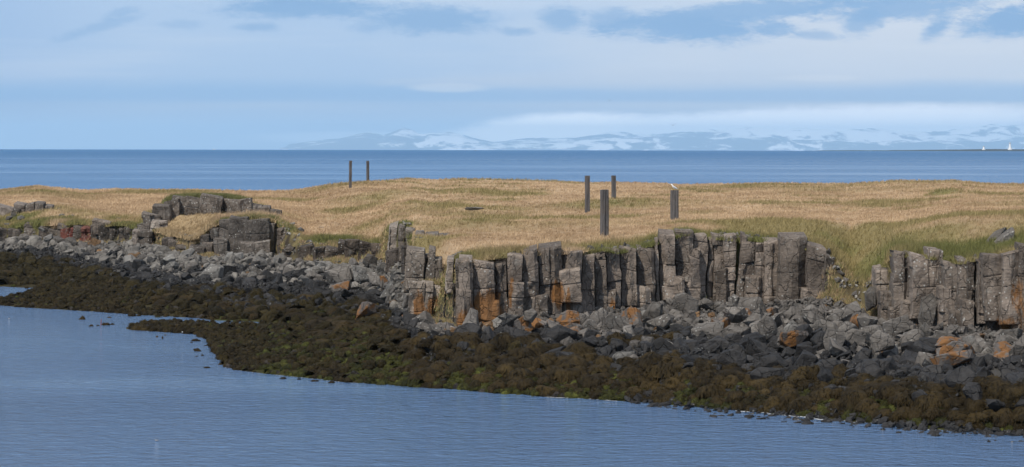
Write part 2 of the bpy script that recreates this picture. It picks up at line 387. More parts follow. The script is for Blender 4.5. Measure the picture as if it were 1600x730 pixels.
# ------------------------------------------------------------------ sea
m_sea, t, b = material('sea_water')
geo = t.new('ShaderNodeNewGeometry'); pos = geo.outputs['Position']; px_, py_, pz_ = t.sep(pos)
b.inputs['IOR'].default_value = 1.333
patch = t.noise(t.vscale(pos, (0.012, 0.022, 0)), 1.0, 5, 0.6, 0.6)
bandn = t.noise(t.vscale(pos, (0.0006, 0.0045, 0)), 1.0, 6, 0.62, 0.2)
far = t.ss(py_, 190.0, 420.0); vfar = t.ss(py_, 700.0, 3500.0)
rip = t.m('ADD', t.noise(t.vscale(pos, (1.0, 1.25, 1), (3, 1, 0)), 1.55, 5, 0.62, 0.5), t.m('MULTIPLY', t.noise(t.vscale(pos, (0.28, 0.85, 1)), 0.9, 3, 0.5), 0.35))
hgt = rip
t.put(b.inputs['Base Color'], t.mix(t.m('ADD', t.m('MULTIPLY', far, .75), t.m('MULTIPLY', vfar, .25)), (0.088, 0.158, 0.285), (0.020, 0.12, 0.29)))
stn = t.m('ADD', t.m('ADD', 0.12, t.m('MULTIPLY', t.ss(patch, 0.35, 0.65), 0.42)), t.m('MULTIPLY', far, t.m('ADD', t.m('ADD', -0.16, t.m('MULTIPLY', vfar, 0.6)), t.m('MULTIPLY', t.ss(bandn, 0.44, 0.56), 0.50))))
bn = t.new('ShaderNodeBump'); t.put(bn.inputs['Strength'], stn); bn.inputs['Distance'].default_value = 1.1; t.put(bn.inputs['Height'], hgt)
t.put(b.inputs['Normal'], bn.outputs[0])
t.put(b.inputs['Roughness'], t.m('ADD', t.m('ADD', 0.07, t.m('MULTIPLY', far, 0.16)), t.m('MULTIPLY', vfar, 0.12)))
rr = np.concatenate([np.linspace(0, 60, 7), np.linspace(70, 400, 60), np.geomspace(420, 40000, 110)])
ang = np.radians(np.concatenate([np.arange(-30, 30, 0.4), np.arange(30, 330, 5.0)]))
na, nr = len(ang), len(rr)
RR, AA = np.meshgrid(rr, ang, indexing='ij')
vs = np.stack([RR*np.sin(AA), RR*np.cos(AA), -RR**2/(2*ER)], -1).reshape(-1, 3)
i, j = np.meshgrid(np.arange(nr-1), np.arange(na), indexing='ij'); j2 = (j+1) % na
fs = np.stack([i*na+j, i*na+j2, (i+1)*na+j2, (i+1)*na+j], -1).reshape(-1, 4)
tag(link('sea', mesh_np('sea', vs[:, :], fs[:, ::-1].copy(), m_sea, True)), 'blue rippled sea water reaching to the horizon', 'water', kind='structure')

# ------------------------------------------------------------------ terrain
def grass_green(px, Y):
    """0 dry straw .. 1 green"""
    x = (px-800)*Y/F; d = Y-K('Yt', px)
    wid = lerp_t([(-400,14),(0,14),(100,20),(200,16),(260,5),(340,2),(440,3),(600,8),(640,12),(760,7),(900,5),(1000,6),(1060,9),(1200,9),(1280,16),(1330,20),(1400,14),(1480,16),(1600,18),(2000,18)], px)
    g = np.clip(1.15-d/wid, 0, 1)
    g = g*np.clip(0.75+0.9*fbm(x*0.5, Y*0.25, 1, 3), 0, 1.3)
    for (cp, cY, rx, ry, a) in [(735,150,3.6,7,.55),(965,197,4.6,9,.7),(590,237,3.2,7,.45),(1185,190,2.6,6,.7),(1430,330,11,20,.45),(1475,212,1.5,3,.9),(60,262,5,8,.5),(850,150,5,7,.3),(530,288,4,10,.5),(310,207,5.5,5,1.0),(1280,280,6,20,.3)]:
        cx = (cp-800)*cY/F; g = np.maximum(g, a*np.exp(-((x-cx)/rx)**2-((Y-cY)/ry)**2)*(0.8+0.6*vn(x, Y*.6)))
    g = np.maximum(g, np.clip(fbm(x*0.16, Y*0.09, 4, 4)*0.9-0.15, 0, .5))
    g = np.where((px > 245) & (px < 338) & (Y < 202), np.clip((215-px*0-Y)*0.0+0.18, 0, 1), g)
    return np.clip(g, 0, 1)
STRAW = np.array([0.44, 0.315, 0.195]); STRAW2 = np.array([0.33, 0.228, 0.135]); GREEN = np.array([0.135, 0.135, 0.045]); OLIVE = np.array([0.225, 0.18, 0.08])
def grass_col(px, Y):
    x = (px-800)*Y/F; g = grass_green(px, Y)[:, None]
    s = np.clip(0.5+fbm(x*0.35, Y*0.16, 11, 4)*0.75, 0, 1)[:, None]
    base = STRAW*(1-s)+STRAW2*s
    two = np.where(g < .5, base*(1-2*g)+OLIVE*2*g, OLIVE*(2-2*g)+GREEN*(2*g-1))
    return two
gx = np.arange(-380, 1985, 3.0)
gy = np.concatenate([np.arange(62, 84, 1.5), np.arange(84, 250, 0.33), np.arange(250, 330, 0.8), np.arange(330, 440, 1.6), np.arange(440, 800, 30)])
PX, YY = np.meshgrid(gx, gy, indexing='ij')
H = terrain_h(PX.ravel(), YY.ravel()).reshape(PX.shape)
X = (PX-800)*YY/F
# colours by zone
p, y, h = PX.ravel(), YY.ravel(), H.ravel(); xx = X.ravel()
g = grass_col(p, y)
nz1 = fbm(xx*0.8, y*0.6, 2, 4)
weedc = np.array([0.030, 0.024, 0.010])*(1+0.5*nz1[:, None]); rockc = np.array([0.055, 0.052, 0.048])*(1+0.4*nz1[:, None]); soil = np.array([0.045, 0.034, 0.025])*(1+0.4*nz1[:, None])
c = g.copy()
d = y-K('Yt', p)
stw = lerp_t([(-400,1),(228,1),(240,.8),(335,.8),(345,1),(430,1),(442,0),(604,0),(612,1),(1284,1),(1300,0),(1368,0),(1382,1),(2000,1)], p)
isl = (d < -0.15+0.25*nz1+stw*.85)
tS = np.clip((y-K('Ys', p))/2.0+nz1*0.6, 0, 1)[:, None]
low = weedc*(1-tS)+rockc*tS
greenish = np.clip(0.8*vn(xx*1.5, y*0.8, 8)+0.5, 0, 1)[:, None]*np.clip(1-(h-0.25)/0.5, 0, 1)[:, None]*np.where(p > 330, 1, .15)[:, None]
low = low*(1-greenish*.7)+np.array([0.055, 0.062, 0.012])*greenish*.7
c = np.where(isl[:, None], low, c)
bank = (isl & (y > K('Yf', p)-1.5) & (p < 625))
sg = np.clip(0.5+1.2*vn(xx*1.3, y*1.3, h*1.3), 0, 1)[:, None]
c = np.where(bank[:, None], soil*(1-sg)+(OLIVE*.75)*sg, c)
gul = (p > 1285) & (p < 1378) & (y > K('Yf', p)-3) & (d < 2)
c = np.where(gul[:, None], soil*(1-sg)+OLIVE*.7*sg, c)
red = (np.abs(p-118) < 24) & bank
c = np.where(red[:, None], np.array([0.13, 0.032, 0.02])*(1+.4*nz1[:, None]), c)
ni, nj = PX.shape
i, j = np.meshgrid(np.arange(ni-1), np.arange(nj-1), indexing='ij')
fs = np.stack([i*nj+j, (i+1)*nj+j, (i+1)*nj+j+1, i*nj+j+1], -1).reshape(-1, 4)
tag(link('ground', mesh_np('ground', np.stack([X.ravel(), y, h], -1), fs, M_land, True, cols=np.clip(c, 0.004, 1))), 'low grassy island with dry straw-coloured turf and a dark weedy shore', 'ground', kind='structure')

# ------------------------------------------------------------------ grass tufts
rs = np.random.RandomState(11)
def tufts(name, px, Y, hgt, nb, width, colr, lean=0.5, extra_z=0.0, zY=None):
    n = len(px); x = (px-800)*Y/F; z = terrain_h(px, Y if zY is None else zY)+extra_z
    N = n*nb
    bx = np.repeat(x, nb)+rs.normal(0, 1, N)*np.repeat(hgt, nb)*0.45; by = np.repeat(Y, nb)+rs.normal(0, 1, N)*np.repeat(hgt, nb)*0.45
    bz = np.repeat(z, nb)-0.02; hh = np.repeat(hgt, nb)*rs.uniform(0.6, 1.25, N); a = rs.uniform(0, 2*np.pi, N)
    ww = np.repeat(width, nb)*rs.uniform(0.6, 1.3, N)*0.5
    la = rs.uniform(0, 2*np.pi, N); ll = hh*rs.uniform(0.1, 1.0, N)*lean
    dx, dy = np.cos(a)*ww, np.sin(a)*ww*0.4
    v0 = np.stack([bx-dx, by-dy, bz], -1); v1 = np.stack([bx+dx, by+dy, bz], -1)
    v2 = np.stack([bx+np.cos(la)*ll+0.15*hh, by+np.sin(la)*ll, bz+hh], -1)
    V = np.stack([v0, v1, v2], 1).reshape(-1, 3)
    cc = np.repeat(np.repeat(colr, nb, 0)*rs.uniform(0.74, 1.28, N)[:, None], 3, 0)
    return tag(link(name, mesh_np(name, V, np.arange(3*N).reshape(-1, 3), M_grass, cols=np.clip(cc, .005, .9))), None)
n = 88000
pp = rs.uniform(-60, 1660, n); yt = K('Yt', pp); ye = K('Ye', pp)+8
u = rs.rand(n); Yg = 1/(1/yt*(1-u)+1/ye*u)
ok = rs.rand(n) < np.where((pp > 212) & (pp < 436) & (Yg > 200.5) & (Yg < 203.9), 0.0, 1.0)
pp, Yg = pp[ok], Yg[ok]
sc = np.sqrt(Yg/120)
gc = grass_col(pp, Yg); gg = grass_green(pp, Yg)
hg = (0.11+0.13*gg)*sc*rs.uniform(0.6, 1.3, len(pp))
tag(tufts('turf_grass', pp, Yg, hg, 6, 0.030*(Yg/120), gc*1.05, 0.8), 'dry straw-coloured grass covering the flat top of the island', 'grass', kind='stuff')
# long green fringe along the cliff edge
n = 34000
pp = rs.uniform(-40, 1660, n); dd = np.abs(rs.normal(0, 1.0, n))*1.7+0.62; Yg = K('Yt', pp)+dd
gc = grass_col(pp, Yg); ml = np.clip(0.6+fbm(pp*0.02, Yg*.3, 5, 3)*.8, .25, 1.2)
tag(tufts('fringe_grass', pp, Yg, 0.27*rs.uniform(.5, 1.4, n)*np.sqrt(Yg/120)*ml, 7, 0.028*(Yg/120), gc*1.0, 0.7), 'long green grass hanging along the cliff edge', 'grass', kind='stuff')
n = 15000
pp = rs.uniform(-40, 1660, n); pp = pp[((pp < 430) | ((pp > 715) & (pp < 1286)) | (pp > 1382)) & (fbm(pp*.06, 3.0, 0, 3) > -.05)]; n = len(pp)
Yg = K('Yt', pp)+rs.uniform(-.15, .8, n); gc = grass_col(pp, K('Yt', pp)+.3)
tag(tufts('overhanging_grass', pp, Yg, 0.17*rs.uniform(.4, 1.4, n)*np.sqrt(Yg/120), 7, 0.028*(Yg/120), gc*1.1, 1.2, .0, np.maximum(Yg, K('Yt', pp)+.95)), 'green grass spilling over the tops of the basalt columns', 'grass', kind='stuff')
for (a_, b2, y0_, y1_, zy, nn) in [(258, 385, 202.9, 206.5, 204.8, 2600), (348, 432, 190.6, 193.5, 192.0, 1500)]:
    pq = rs.uniform(a_, b2, nn); yq = rs.uniform(y0_, y1_, nn); cq = np.tile(GREEN*.95+.01, (nn, 1))*(.75+.4*rs.rand(nn, 1))
    tag(tufts('crown_grass', pq, yq, .30*rs.uniform(.4, 1.2, nn), 7, np.full(nn, .05), cq, .9, .05, None if zy is None else np.full(nn, zy)), 'short green grass crowning the rock outcrops', 'grass', kind='stuff')
# grass on banks, gully and ledges below the edge
n = 17000
seg = rs.choice(5, n, p=[.34, .30, .10, .10, .16])
lo = np.array([435, 1283, -30, 646, 245])[seg]; hi = np.array([612, 1380, 240, 712, 338])[seg]
pp = rs.uniform(0, 1, n)*(hi-lo)+lo; uu = rs.rand(n); Yg = K('Yf', pp)+(K('Yt', pp)-K('Yf', pp)+1)*uu
k2 = fbm(pp*0.05, uu*3, 3, 3) > -0.1
pp, Yg = pp[k2], Yg[k2]
kk = rs.rand(len(pp), 1); gc = np.where(kk < .4, OLIVE*1.0, np.where(kk < .6, GREEN*1.0+0.02, STRAW2*.9))*np.where(rs.rand(len(pp), 1) < .3, 1.5, 1)
tag(tufts('bank_grass', pp, Yg, 0.20*rs.uniform(.5, 1.4, len(pp)), 7, 0.03*(Yg/120), gc, 0.9), 'tufts of olive grass growing on the earthy banks and ledges', 'grass', kind='stuff')

# ------------------------------------------------------------------ basalt columns
def orange_at(px, py):
    o = 0*px
    for (cx, cy, rx, ry, a) in [(728,505,22,28,.8),(762,482,32,38,1.0),(790,470,18,30,.6),(655,482,14,24,1.0),(678,480,14,26,1.0),(872,462,12,30,.85),(888,470,9,26,.6),(958,480,9,18,.7),(1072,482,22,10,.7),(1590,470,14,45,.6),(1575,505,30,18,.7),(1600,500,25,40,.5),(1500,520,25,14,.5),(800,448,8,18,.6)]:
        o = np.maximum(o, a*np.exp(-((px-cx)/rx)**2-((py-cy)/ry)**2))
    return o
colrng = random.Random(3)
def column_mesh(cx, cy, r, z0, z1, seed, tint=(1, 1, 1), joints=True, ry=None, jag=1.0, topslope=None, lean=(0, 0), block=1.3, shape=None):
    R = random.Random(seed)
    n = shape or R.choice([5, 6, 6, 7]); a0 = R.uniform(0, 6.28); ry = ry or r
    cor = []
    for k in range(n):
        a = a0+2*math.pi*(k+R.uniform(-.22, .22))/n; q = R.uniform(.9, 1.12)
        cor.append((math.cos(a)*q, math.sin(a)*q))
    ring = []
    for k in range(n):
        p0, p1 = cor[k], cor[(k+1) % n]
        for f_ in (0.09, 0.36, 0.64, 0.91): ring.append((p0[0]*(1-f_)+p1[0]*f_, p0[1]*(1-f_)+p1[1]*f_))
    ring = np.array(ring)
    hh = z1-z0; js = []
    if joints:
        z = z0+R.uniform(.3, block)
        while z < z1-0.3: js.append(z); z += R.uniform(.55, 1.5)*block*.8
    levels = []   # (z, scale, blockindex)
    bi = 0; edges = [z0]+js+[z1]
    for e0, e1 in zip(edges[:-1], edges[1:]):
        m_ = max(2, int((e1-e0)/0.16)); g_ = min(0.035, (e1-e0)*.1)
        levels.append((e0+g_*.4, .90, bi))
        for q in np.linspace(e0+g_, e1-g_*1.4, m_): levels.append((q, 1.0, bi))
        levels.append((e1-g_*.5, .93, bi)); bi += 1
    off = [(R.gauss(0, .045)*jag, R.gauss(0, .07)*jag, R.uniform(.92, 1.05), R.uniform(-.1, .1)) for _ in range(bi)]
    ts = topslope or (R.uniform(-.22, .22), R.uniform(-.1, .40))
    til = [(R.gauss(0, .10), R.gauss(0, .10)) for _ in range(bi+1)]; til[-1] = ts; til[0] = (0, 0)
    V = []
    for (z, s, b_) in levels:
        ox, oy, sc_, yaw = off[b_]; ca, sa = math.cos(yaw), math.sin(yaw)
        q = ring*s*sc_; qx = (q[:, 0]*ca-q[:, 1]*sa)*r; qy = (q[:, 0]*sa+q[:, 1]*ca)*ry
        e0, e1 = edges[b_], edges[b_+1]; f_ = (z-e0)/(e1-e0)
        zz = z+qx*((1-f_)*til[b_][0]+f_*til[b_+1][0])+qy*((1-f_)*til[b_][1]+f_*til[b_+1][1])
        t_ = (z-z0)/max(hh, .1)
        V.append(np.stack([cx+ox+qx+lean[0]*t_, cy+oy+qy+lean[1]*t_, zz], -1))
    for s in (.7, .35):
        q = V[-1] if s == .7 else top0
        if s == .7: top0 = q
        c_ = top0.mean(0); V.append(c_+(top0-c_)*s+np.array([0, 0, .03*(1-s)]))
    k = ring.shape[0]; nl = len(V); V = np.concatenate(V); 
    V = np.vstack([V, top0.mean(0)+np.array([0, 0, .04])])
    n1 = fbm(V[:, 0]*1.3+seed, V[:, 1]*1.3, V[:, 2]*.9, 3); n2 = fbm(V[:, 0]*1.3, V[:, 1]*1.3+seed, V[:, 2]*.9+40, 3); n3 = fbm(V[:, 0]*3, V[:, 1]*3, V[:, 2]*3+seed, 3)
    V[:, 0] += n1*.07*jag; V[:, 1] += n2*.10*jag; V[:, 2] += n3*.035
    V[:, 1] += n3*.03
    i, j = np.meshgrid(np.arange(nl-1), np.arange(k), indexing='ij'); j2 = (j+1) % k
    fs = np.stack([i*k+j, i*k+j2, (i+1)*k+j2, (i+1)*k+j], -1).reshape(-1, 4).tolist()
    fs += [[(nl-1)*k+q, (nl-1)*k+(q+1) % k, len(V)-1] for q in range(k)]
    px = 800+V[:, 0]*F/V[:, 1]; py = lvl(px)+(CAMZ-V[:, 2])*F/V[:, 1]
    tc_ = np.tile(np.array(tint)*R.uniform(.8, 1.2), (len(V), 1))
    return mesh_np('basalt_column', V, fs, M_column, False, attrs={'org': orange_at(px, py)}, cols=tc_)
def bwob(bid, z, jag):      # shared side line of two neighbouring columns
    return (fbm(z*.45, bid*7.31, 3.3, 3)*.10+np.floor(z*1.1+bid*3.7).astype(int) % 3*.02)*jag
def column_mesh2(bl, br, xl, xr, Yc, z0, z1, seed, tint, jag=1.0, block=1.3, ts=None, lean=(0, 0), depth=1.3, bulge=1.0, spall=.3, notop=0):
    R = random.Random(seed); wd = xr-xl; hh = max(z1-z0, .2)
    nc = R.choice([1, 2, 2, 3]) if wd > .45 else R.choice([1, 1, 2])
    cs = sorted(R.uniform(.15, .85) for _ in range(nc)); e0, e1 = R.uniform(-.04, .10), R.uniform(-.04, .10)
    pc = [R.uniform(.05, .24)*min(1.1, wd)*bulge for _ in cs]
    sx_ = [0, .03]+cs+[.97, 1]; sd_ = [e0*.3-.03, e0]+[max(p_, .03) for p_ in pc]+[e1, e1*.3-.03]
    m_ = max(12, int(wd/.045)); S = np.unique(np.concatenate([np.linspace(0, 1, m_), cs, [.03, .97]]))
    js = []; z = z0+R.uniform(.2, block)
    while z < z1-.25: js.append(z); z += R.uniform(.45, 1.6)*block*.8
    edges = [z0]+js+[z1]; nb = len(edges)-1
    til = [R.gauss(0, .14)*jag for _ in range(nb+1)]; til[-1] = ts[0] if ts else R.uniform(-.25, .25); til[0] = 0
    rows, V = 0, []
    for b_ in range(nb):
        ea, eb = edges[b_], edges[b_+1]; off = R.gauss(0, .028)*jag; rake = R.gauss(0, .05); g_ = .02+R.random()**3*.03
        sp_on = R.random() < spall; sp_c = R.uniform(.25, .75); sp_s = R.choice([-1, 1]); sp_d = R.uniform(.04, .15); shr = (R.random()**3*.03, R.random()**3*.03)
        mm = max(3, int((eb-ea)/.075)); tt_ = np.concatenate([[0], [g_/(eb-ea)], np.linspace(2*g_/(eb-ea), 1-2*g_/(eb-ea), mm), [1-g_/(eb-ea)], [1]])
        for q, t_ in enumerate(tt_):
            z = ea+(eb-ea)*t_; zz = np.full(len(S), z)+(S-.5)*wd*((1-t_)*til[b_]+t_*til[b_+1])
            d = np.interp(S, sx_, sd_)+off+rake*(t_-.5)
            if sp_on:
                cut = sp_c+.25*fbm(t_*2.1, seed*1.7, 0, 2)
                d = d-np.where(sp_s*(S-cut) > 0, sp_d*np.minimum(1, np.abs(S-cut)*9), 0)
            inner = 1.0 if 0 < q < len(tt_)-1 else 0.0
            if not inner: d = d-.025-.03*R.random()
            elif q in (1, len(tt_)-2): d = d-.012
            XL = xl+float(bwob(bl, z, jag))+.003+shr[0]; XR = xr+float(bwob(br, z, jag))-.003-shr[1]
            x = XL+(XR-XL)*S+lean[0]*(z-z0)/hh
            y = Yc-d+lean[1]*(z-z0)/hh-fbm(x*.55, z*.5, 8.8, 3)*.22*min(jag, 1.2)
            n_ = fbm(x*1.4, z*1.1, seed*.77, 4); n2 = fbm(x*5, z*4, seed*.3, 2)
            y = y-n_*.055*jag-n2*.018
            yb = Yc+depth
            V.append(np.concatenate([[[x[0], yb, zz[0]]], np.stack([x, y, zz], -1), [[x[-1], yb, zz[-1]]]]))
    k = len(S)+2; nl = len(V)
    tsy = ts[1] if ts else R.uniform(-.05, .30)
    top = V[-1]; cx_, cy_ = top[:, 0].mean(), Yc+.25
    # eroded top: crown rises towards the back
    for (f_, up) in ((.95, .02), (.6, .03), (.25, .03)):
        c_ = np.array([cx_, cy_, top[:, 2].mean()]); q = c_+(top-c_)*f_; q[:, 2] = c_[2]+(top[:, 2]-c_[2])*f_+up+(q[:, 1]-top[:, 1].min())*tsy*.5+fbm(q[:, 0]*3, q[:, 1]*3, seed, 2)*.03; V.append(q)
    nl = len(V); lastc = V[-1].mean(0); V = np.vstack(V+[lastc[None, :]])
    i, j = np.meshgrid(np.arange(nl-1), np.arange(k), indexing='ij'); j2 = (j+1) % k
    fs = np.stack([i*k+j, i*k+j2, (i+1)*k+j2, (i+1)*k+j], -1).reshape(-1, 4)[:, ::1].tolist()
    fs += [[(nl-1)*k+q, (nl-1)*k+(q+1) % k, len(V)-1] for q in range(k)]
    px = 800+V[:, 0]*F/V[:, 1]; py = lvl(px)+(CAMZ-V[:, 2])*F/V[:, 1]
    tc_ = np.tile(np.array(tint)*R.uniform(.80, 1.2), (len(V), 1))*(1+.22*fbm(V[:, 0]*1.1, V[:, 2]*.8, seed*.1, 3))[:, None]
    return mesh_np('basalt_column', V, fs, M_column, False, attrs={'org': orange_at(px, py)}, cols=np.clip(tc_, .02, 3))
def cliff(name, label, cols_, Yfn, tint=(1, 1, 1), jag=1.0, block=1.3, seed0=0, sink=.5, spall=.35, bulge=1.0, depth=1.3):
    Mt = __import__('mathutils').Matrix
    front = [c_ for c_ in cols_ if not (len(c_) > 4 and c_[4] > .85 and len(c_) < 6) and not (len(c_) > 5 and c_[5].get('free')) and not (len(c_) > 4 and c_[4] <= -.25)]
    front.sort(key=lambda c_: c_[0]); rest_ = [c_ for c_ in cols_ if c_ not in front]
    todo = []
    for q, c_ in enumerate(front):
        l_ = c_[0]-c_[1]/2 if q == 0 else None; r_ = c_[0]+c_[1]/2 if q == len(front)-1 else None
        if l_ is None: p_ = front[q-1]; l_ = (p_[0]+p_[1]/2+c_[0]-c_[1]/2)/2
        if r_ is None: n_ = front[q+1]; r_ = (c_[0]+c_[1]/2+n_[0]-n_[1]/2)/2
        todo.append((c_, l_, r_, seed0+q, seed0+q+1))
    for q, c_ in enumerate(rest_): todo.append((c_, c_[0]-c_[1]/2*1.08, c_[0]+c_[1]/2*1.08, seed0+300+2*q, seed0+301+2*q))
    root = None
    for q, (cd, l_, r_, bl, br) in enumerate(todo):
        px, w, top, foot = cd[:4]; dY = cd[4] if len(cd) > 4 else 0; opt = cd[5] if len(cd) > 5 else {}
        Y = Yfn(px)+dY; xl, xr = float(xpix(l_, Y)), float(xpix(r_, Y)); z1 = float(zpix(px, top+1.5, Y)); z0 = float(zpix(px, foot, Y))-sink*opt.get('sink', 1)
        x = (xl+xr)/2
        if root is None:
            root = empty(name, (x, Y, z0)); tag(root, label, 'cliff', kind='structure')
        me = column_mesh2(bl, br, xl, xr, Y, z0, max(z1, z0+.3), seed0+q*7+1, opt.get('tint', tint), jag*opt.get('jag', 1), opt.get('block', block), opt.get('ts'), opt.get('lean', (0, 0)), opt.get('depth', depth if dY > -.25 else .9), opt.get('bulge', bulge), opt.get('spall', spall))
        me.transform(Mt.Translation((-x, -Y, -z0)))
        o = link('basalt_column', me); o.parent = root; o.location = (x-root.location.x, Y-root.location.y, z0-root.location.z)
    return root
Yt_ = lambda px: float(K('Yt', px))-.15
BR = (1.0, .96, .93)
main = [(729,28,407,525),(757,34,408,528),(783,22,411,520),(802,28,396,515),(827,30,393,512),(857,40,387,508),(893,37,392,506),
 (920,22,398,505),(940,23,395,503),(960,25,388,500),(983,29,386,498),(1012,33,388,497),(1027,16,372,495),(1046,33,366,493),(1070,36,360,490,.1,{'ts':(-.05,.1)}),(1093,28,366,490),
 (1107,16,371,490),(1122,22,366,490),(1140,19,366,490),(1153,15,367,490,-.2,{'lean':(.25,0)}),(1166,29,378,490),(1186,23,379,488),(1207,27,378,490,0,{'block':3}),(1238,52,371,486,-.24,{'block':6,'bulge':1.9,'ts':(.05,.25),'spall':0}),(1276,42,385,482,-.1,{'block':3,'ts':(-.25,.2)}),(1293,26,400,478,-.2,{'ts':(-.6,.2)}),(1309,18,432,478,-.1,{'ts':(-.6,.2)})]
# broken stumps in front of the main face
rr_ = random.Random(8)
for (px, w, top, foot, dY) in [(724,18,452,528,-.28),(770,20,470,526,-.34),(806,22,440,515,-.28),(893,34,421,455,-.45),(845,20,462,510,-.32),(905,20,470,505,-.3),(951,18,455,503,-.28),(1000,28,446,498,-.32),(1058,24,432,490,-.34),(1084,18,388,462,-.3),(1128,18,420,488,-.28),(1176,24,432,488,-.3),(1262,22,452,484,-.45)]:
    main.append((px, w, top, foot, dY))
cliff('basalt_cliff', 'long grey brown columnar basalt cliff in the middle', main, Yt_, BR, seed0=100)
right = [(1383,27,421,505,.2),(1391,27,455,494,-.6),(1412,25,392,510),(1424,20,396,505,.1),(1441,34,401,505,-.3,{'sink':-.3}),(1460,22,389,512,.2),(1473,16,392,515,.3),(1484,24,409,508,-.2,{'sink':-.2}),(1503,23,404,515),(1518,20,408,518),(1535,28,408,512,-.1,{'sink':-.3}),(1554,30,398,512,-.3,{'sink':-.5,'block':3}),(1569,14,402,525,.2),(1581,28,392,512,-.3,{'sink':-.2,'block':3}),(1604,28,386,520,-.1,{'block':3}),(1628,30,390,530),(1655,32,384,530),(1690,40,392,530),(1725,36,388,530),(1765,44,395,540),(1810,46,398,545),(1860,50,400,545),
 (1478,18,448,520,-.5),(1512,18,470,522,-.45),(1494,16,486,522,-.6),(1434,20,480,512,.1),(1545,22,492,526,.1),(1570,24,500,530,.05),(1590,20,505,530,-.1),(1525,20,500,526,.2),(1400,20,482,508,-.3),(1424,26,470,505,-.3)]
cliff('basalt_cliff', 'tall grey brown columnar basalt cliff at the right edge', right, Yt_, BR, seed0=900)
YL = lambda px: 121.2 if px < 690 else float(K('Yt', px))+.1
cliff('basalt_cliff', 'broken two-step end of the long basalt cliff with orange lichen below', [(651,32,391,436,.6),(670,18,390,432,.5,{'lean':(.15,0)}),(660,26,400,432,1.2),(688,26,404,436,.5,{'ry':1.4}),(706,26,406,440,.2),(641,20,400,440,1.5),
    (651,20,440,508,-1.4),(667,18,443,508,-1.3),(683,16,447,508,-1.0),(660,26,448,505,-.6),(692,18,450,508,-.2,{'tint':(.5,.5,.5)}),(707,20,444,510,-.1,{'tint':(.4,.4,.41)}),(715,14,412,515,.1,{'tint':(.6,.6,.6)}),(678,22,446,505,-.3,{'tint':(.6,.6,.6)})], YL, (1, .98, .95), seed0=1500)
YO = lambda px: float(K('Yt', px))-.1 if px < 646 else 138.5
cliff('basalt_cliff', 'dark rounded outcrop of split basalt at the corner of the bay', [(613,26,353,396,0,{'jag':1.5,'block':3,'ts':(.25,.3)}),(630,16,353,394,.1,{}),(640,14,356,392,.1),(656,16,362,392,.3),(604,10,372,398,.1,{}),(618,30,388,412,-.6,{'tint':(.4,.39,.39)}),(642,28,386,412,-.7,{'tint':(.4,.39,.39)}),(672,26,366,385,.2),(690,20,370,384,.2)], YO, (.8, .8, .8), seed0=1700)
cliff('basalt_cliff', 'square dark basalt outcrop with green grass on its top', [(350,24,340,406,0,{'block':3}),(373,30,341,404,-.3,{'block':3}),(401,36,342,404,-.4,{'block':3}),(421,20,349,405,0),(436,16,358,405,.3),(334,20,356,408,0),(322,18,366,408,-.2),(345,18,372,408,-.8),(385,26,378,392,-1.0),(410,24,376,390,-1.0),(452,20,362,382,-.3),(466,18,372,388,-.3)], lambda px: 189.5, (.74, .75, .77), seed0=1900)
cliff('basalt_cliff', 'low dark broken rock wall under the grassy ledge', [(246,24,381,408,0),(266,24,370,408,-.4),(286,24,383,408,-.3),(307,22,386,409,-.5),(326,20,378,409,-.3),(255,20,392,409,-1.0),(296,22,394,410,-1.0),(275,20,376,405,.4),(236,20,385,405,.4),(316,20,380,405,.5)], lambda px: float(K('Yt', px))-.2, (.62, .61, .61), seed0=2100)
cliff('basalt_cliff', 'rounded grey rock outcrop with a green grassy crown', [(222,22,349,388,-4),(214,16,360,388,-4.5),(236,28,334,380,-3),(251,26,321,362,-2),(246,24,346,372,-4.5,{'tint':(1,1,1)}),(266,24,312,348,-1),(284,28,307,338,-.3,{'ts':(-.1,.2)}),(306,30,308,336,-.6),(330,33,305,333,-.9,{'block':3}),(353,28,311,333,0),(374,34,311,334,-.7,{'block':3}),(396,28,317,333,-.3),(414,22,322,333,-.2),(427,16,327,333,0)], lambda px: 202.6, (.8, .8, .81), seed0=2300, block=2.2, jag=1.6)
cliff('basalt_cliff', 'grey blocky rock ledge high on the far left bank', [(-20,26,322,345,0),(8,20,324,345,0),(24,12,326,346,-.5),(32,14,318,336,.2,{'block':3}),(46,15,317,338,0,{'block':3}),(60,18,317,341,-.2,{'block':3}),(74,16,322,336,.2),(88,14,325,333,.5),(100,12,328,333,1)], lambda px: 226.5, (.95, .95, .97), seed0=2500)
cliff('basalt_cliff', 'dark undercut rock band with a red patch at the far left', [(-20,30,356,384,0),(6,26,357,376,0),(28,24,358,382,.2),(48,22,357,380,.2),(66,20,356,380,0),(84,20,358,380,.2),(102,18,357,384,0,{'tint':(.8,.32,.27)}),(117,20,356,386,-.2,{'tint':(.9,.30,.25)}),(133,18,355,384,0,{'tint':(.75,.36,.32)}),(148,18,352,380,0),(162,20,350,380,-.2),(176,16,358,380,0,{'tint':(.5,.5,.5)}),(190,16,356,378,0),(204,18,355,374,0),(216,20,353,376,.2),(158,26,345,356,-.4,{'tint':(1.2,1.15,1.1)}),(226,20,360,384,-3)]+[(px_, 30, (352 if px_ < 100 else 350)+(px_*7 % 5), 384, .9) for px_ in range(-25, 225, 26)], lambda px: float(K('Yt', px))-.1, (.58, .57, .56), seed0=2700, jag=1.3)
cliff('basalt_cliff', 'dark broken rocks showing in the peaty bank of the bay', [(440,20,356,408,.6),(455,26,386,414,0),(476,26,384,416,.1),(498,30,386,408,.1),(520,28,390,408,.2),(545,30,374,392,.4),(570,24,378,394,.3),(590,26,380,402,0),(604,22,372,405,.4),(530,22,378,392,.6)], lambda px: float(K('Yf', px))+.9, (.42, .39, .36), seed0=3100, jag=1.8, block=.8)

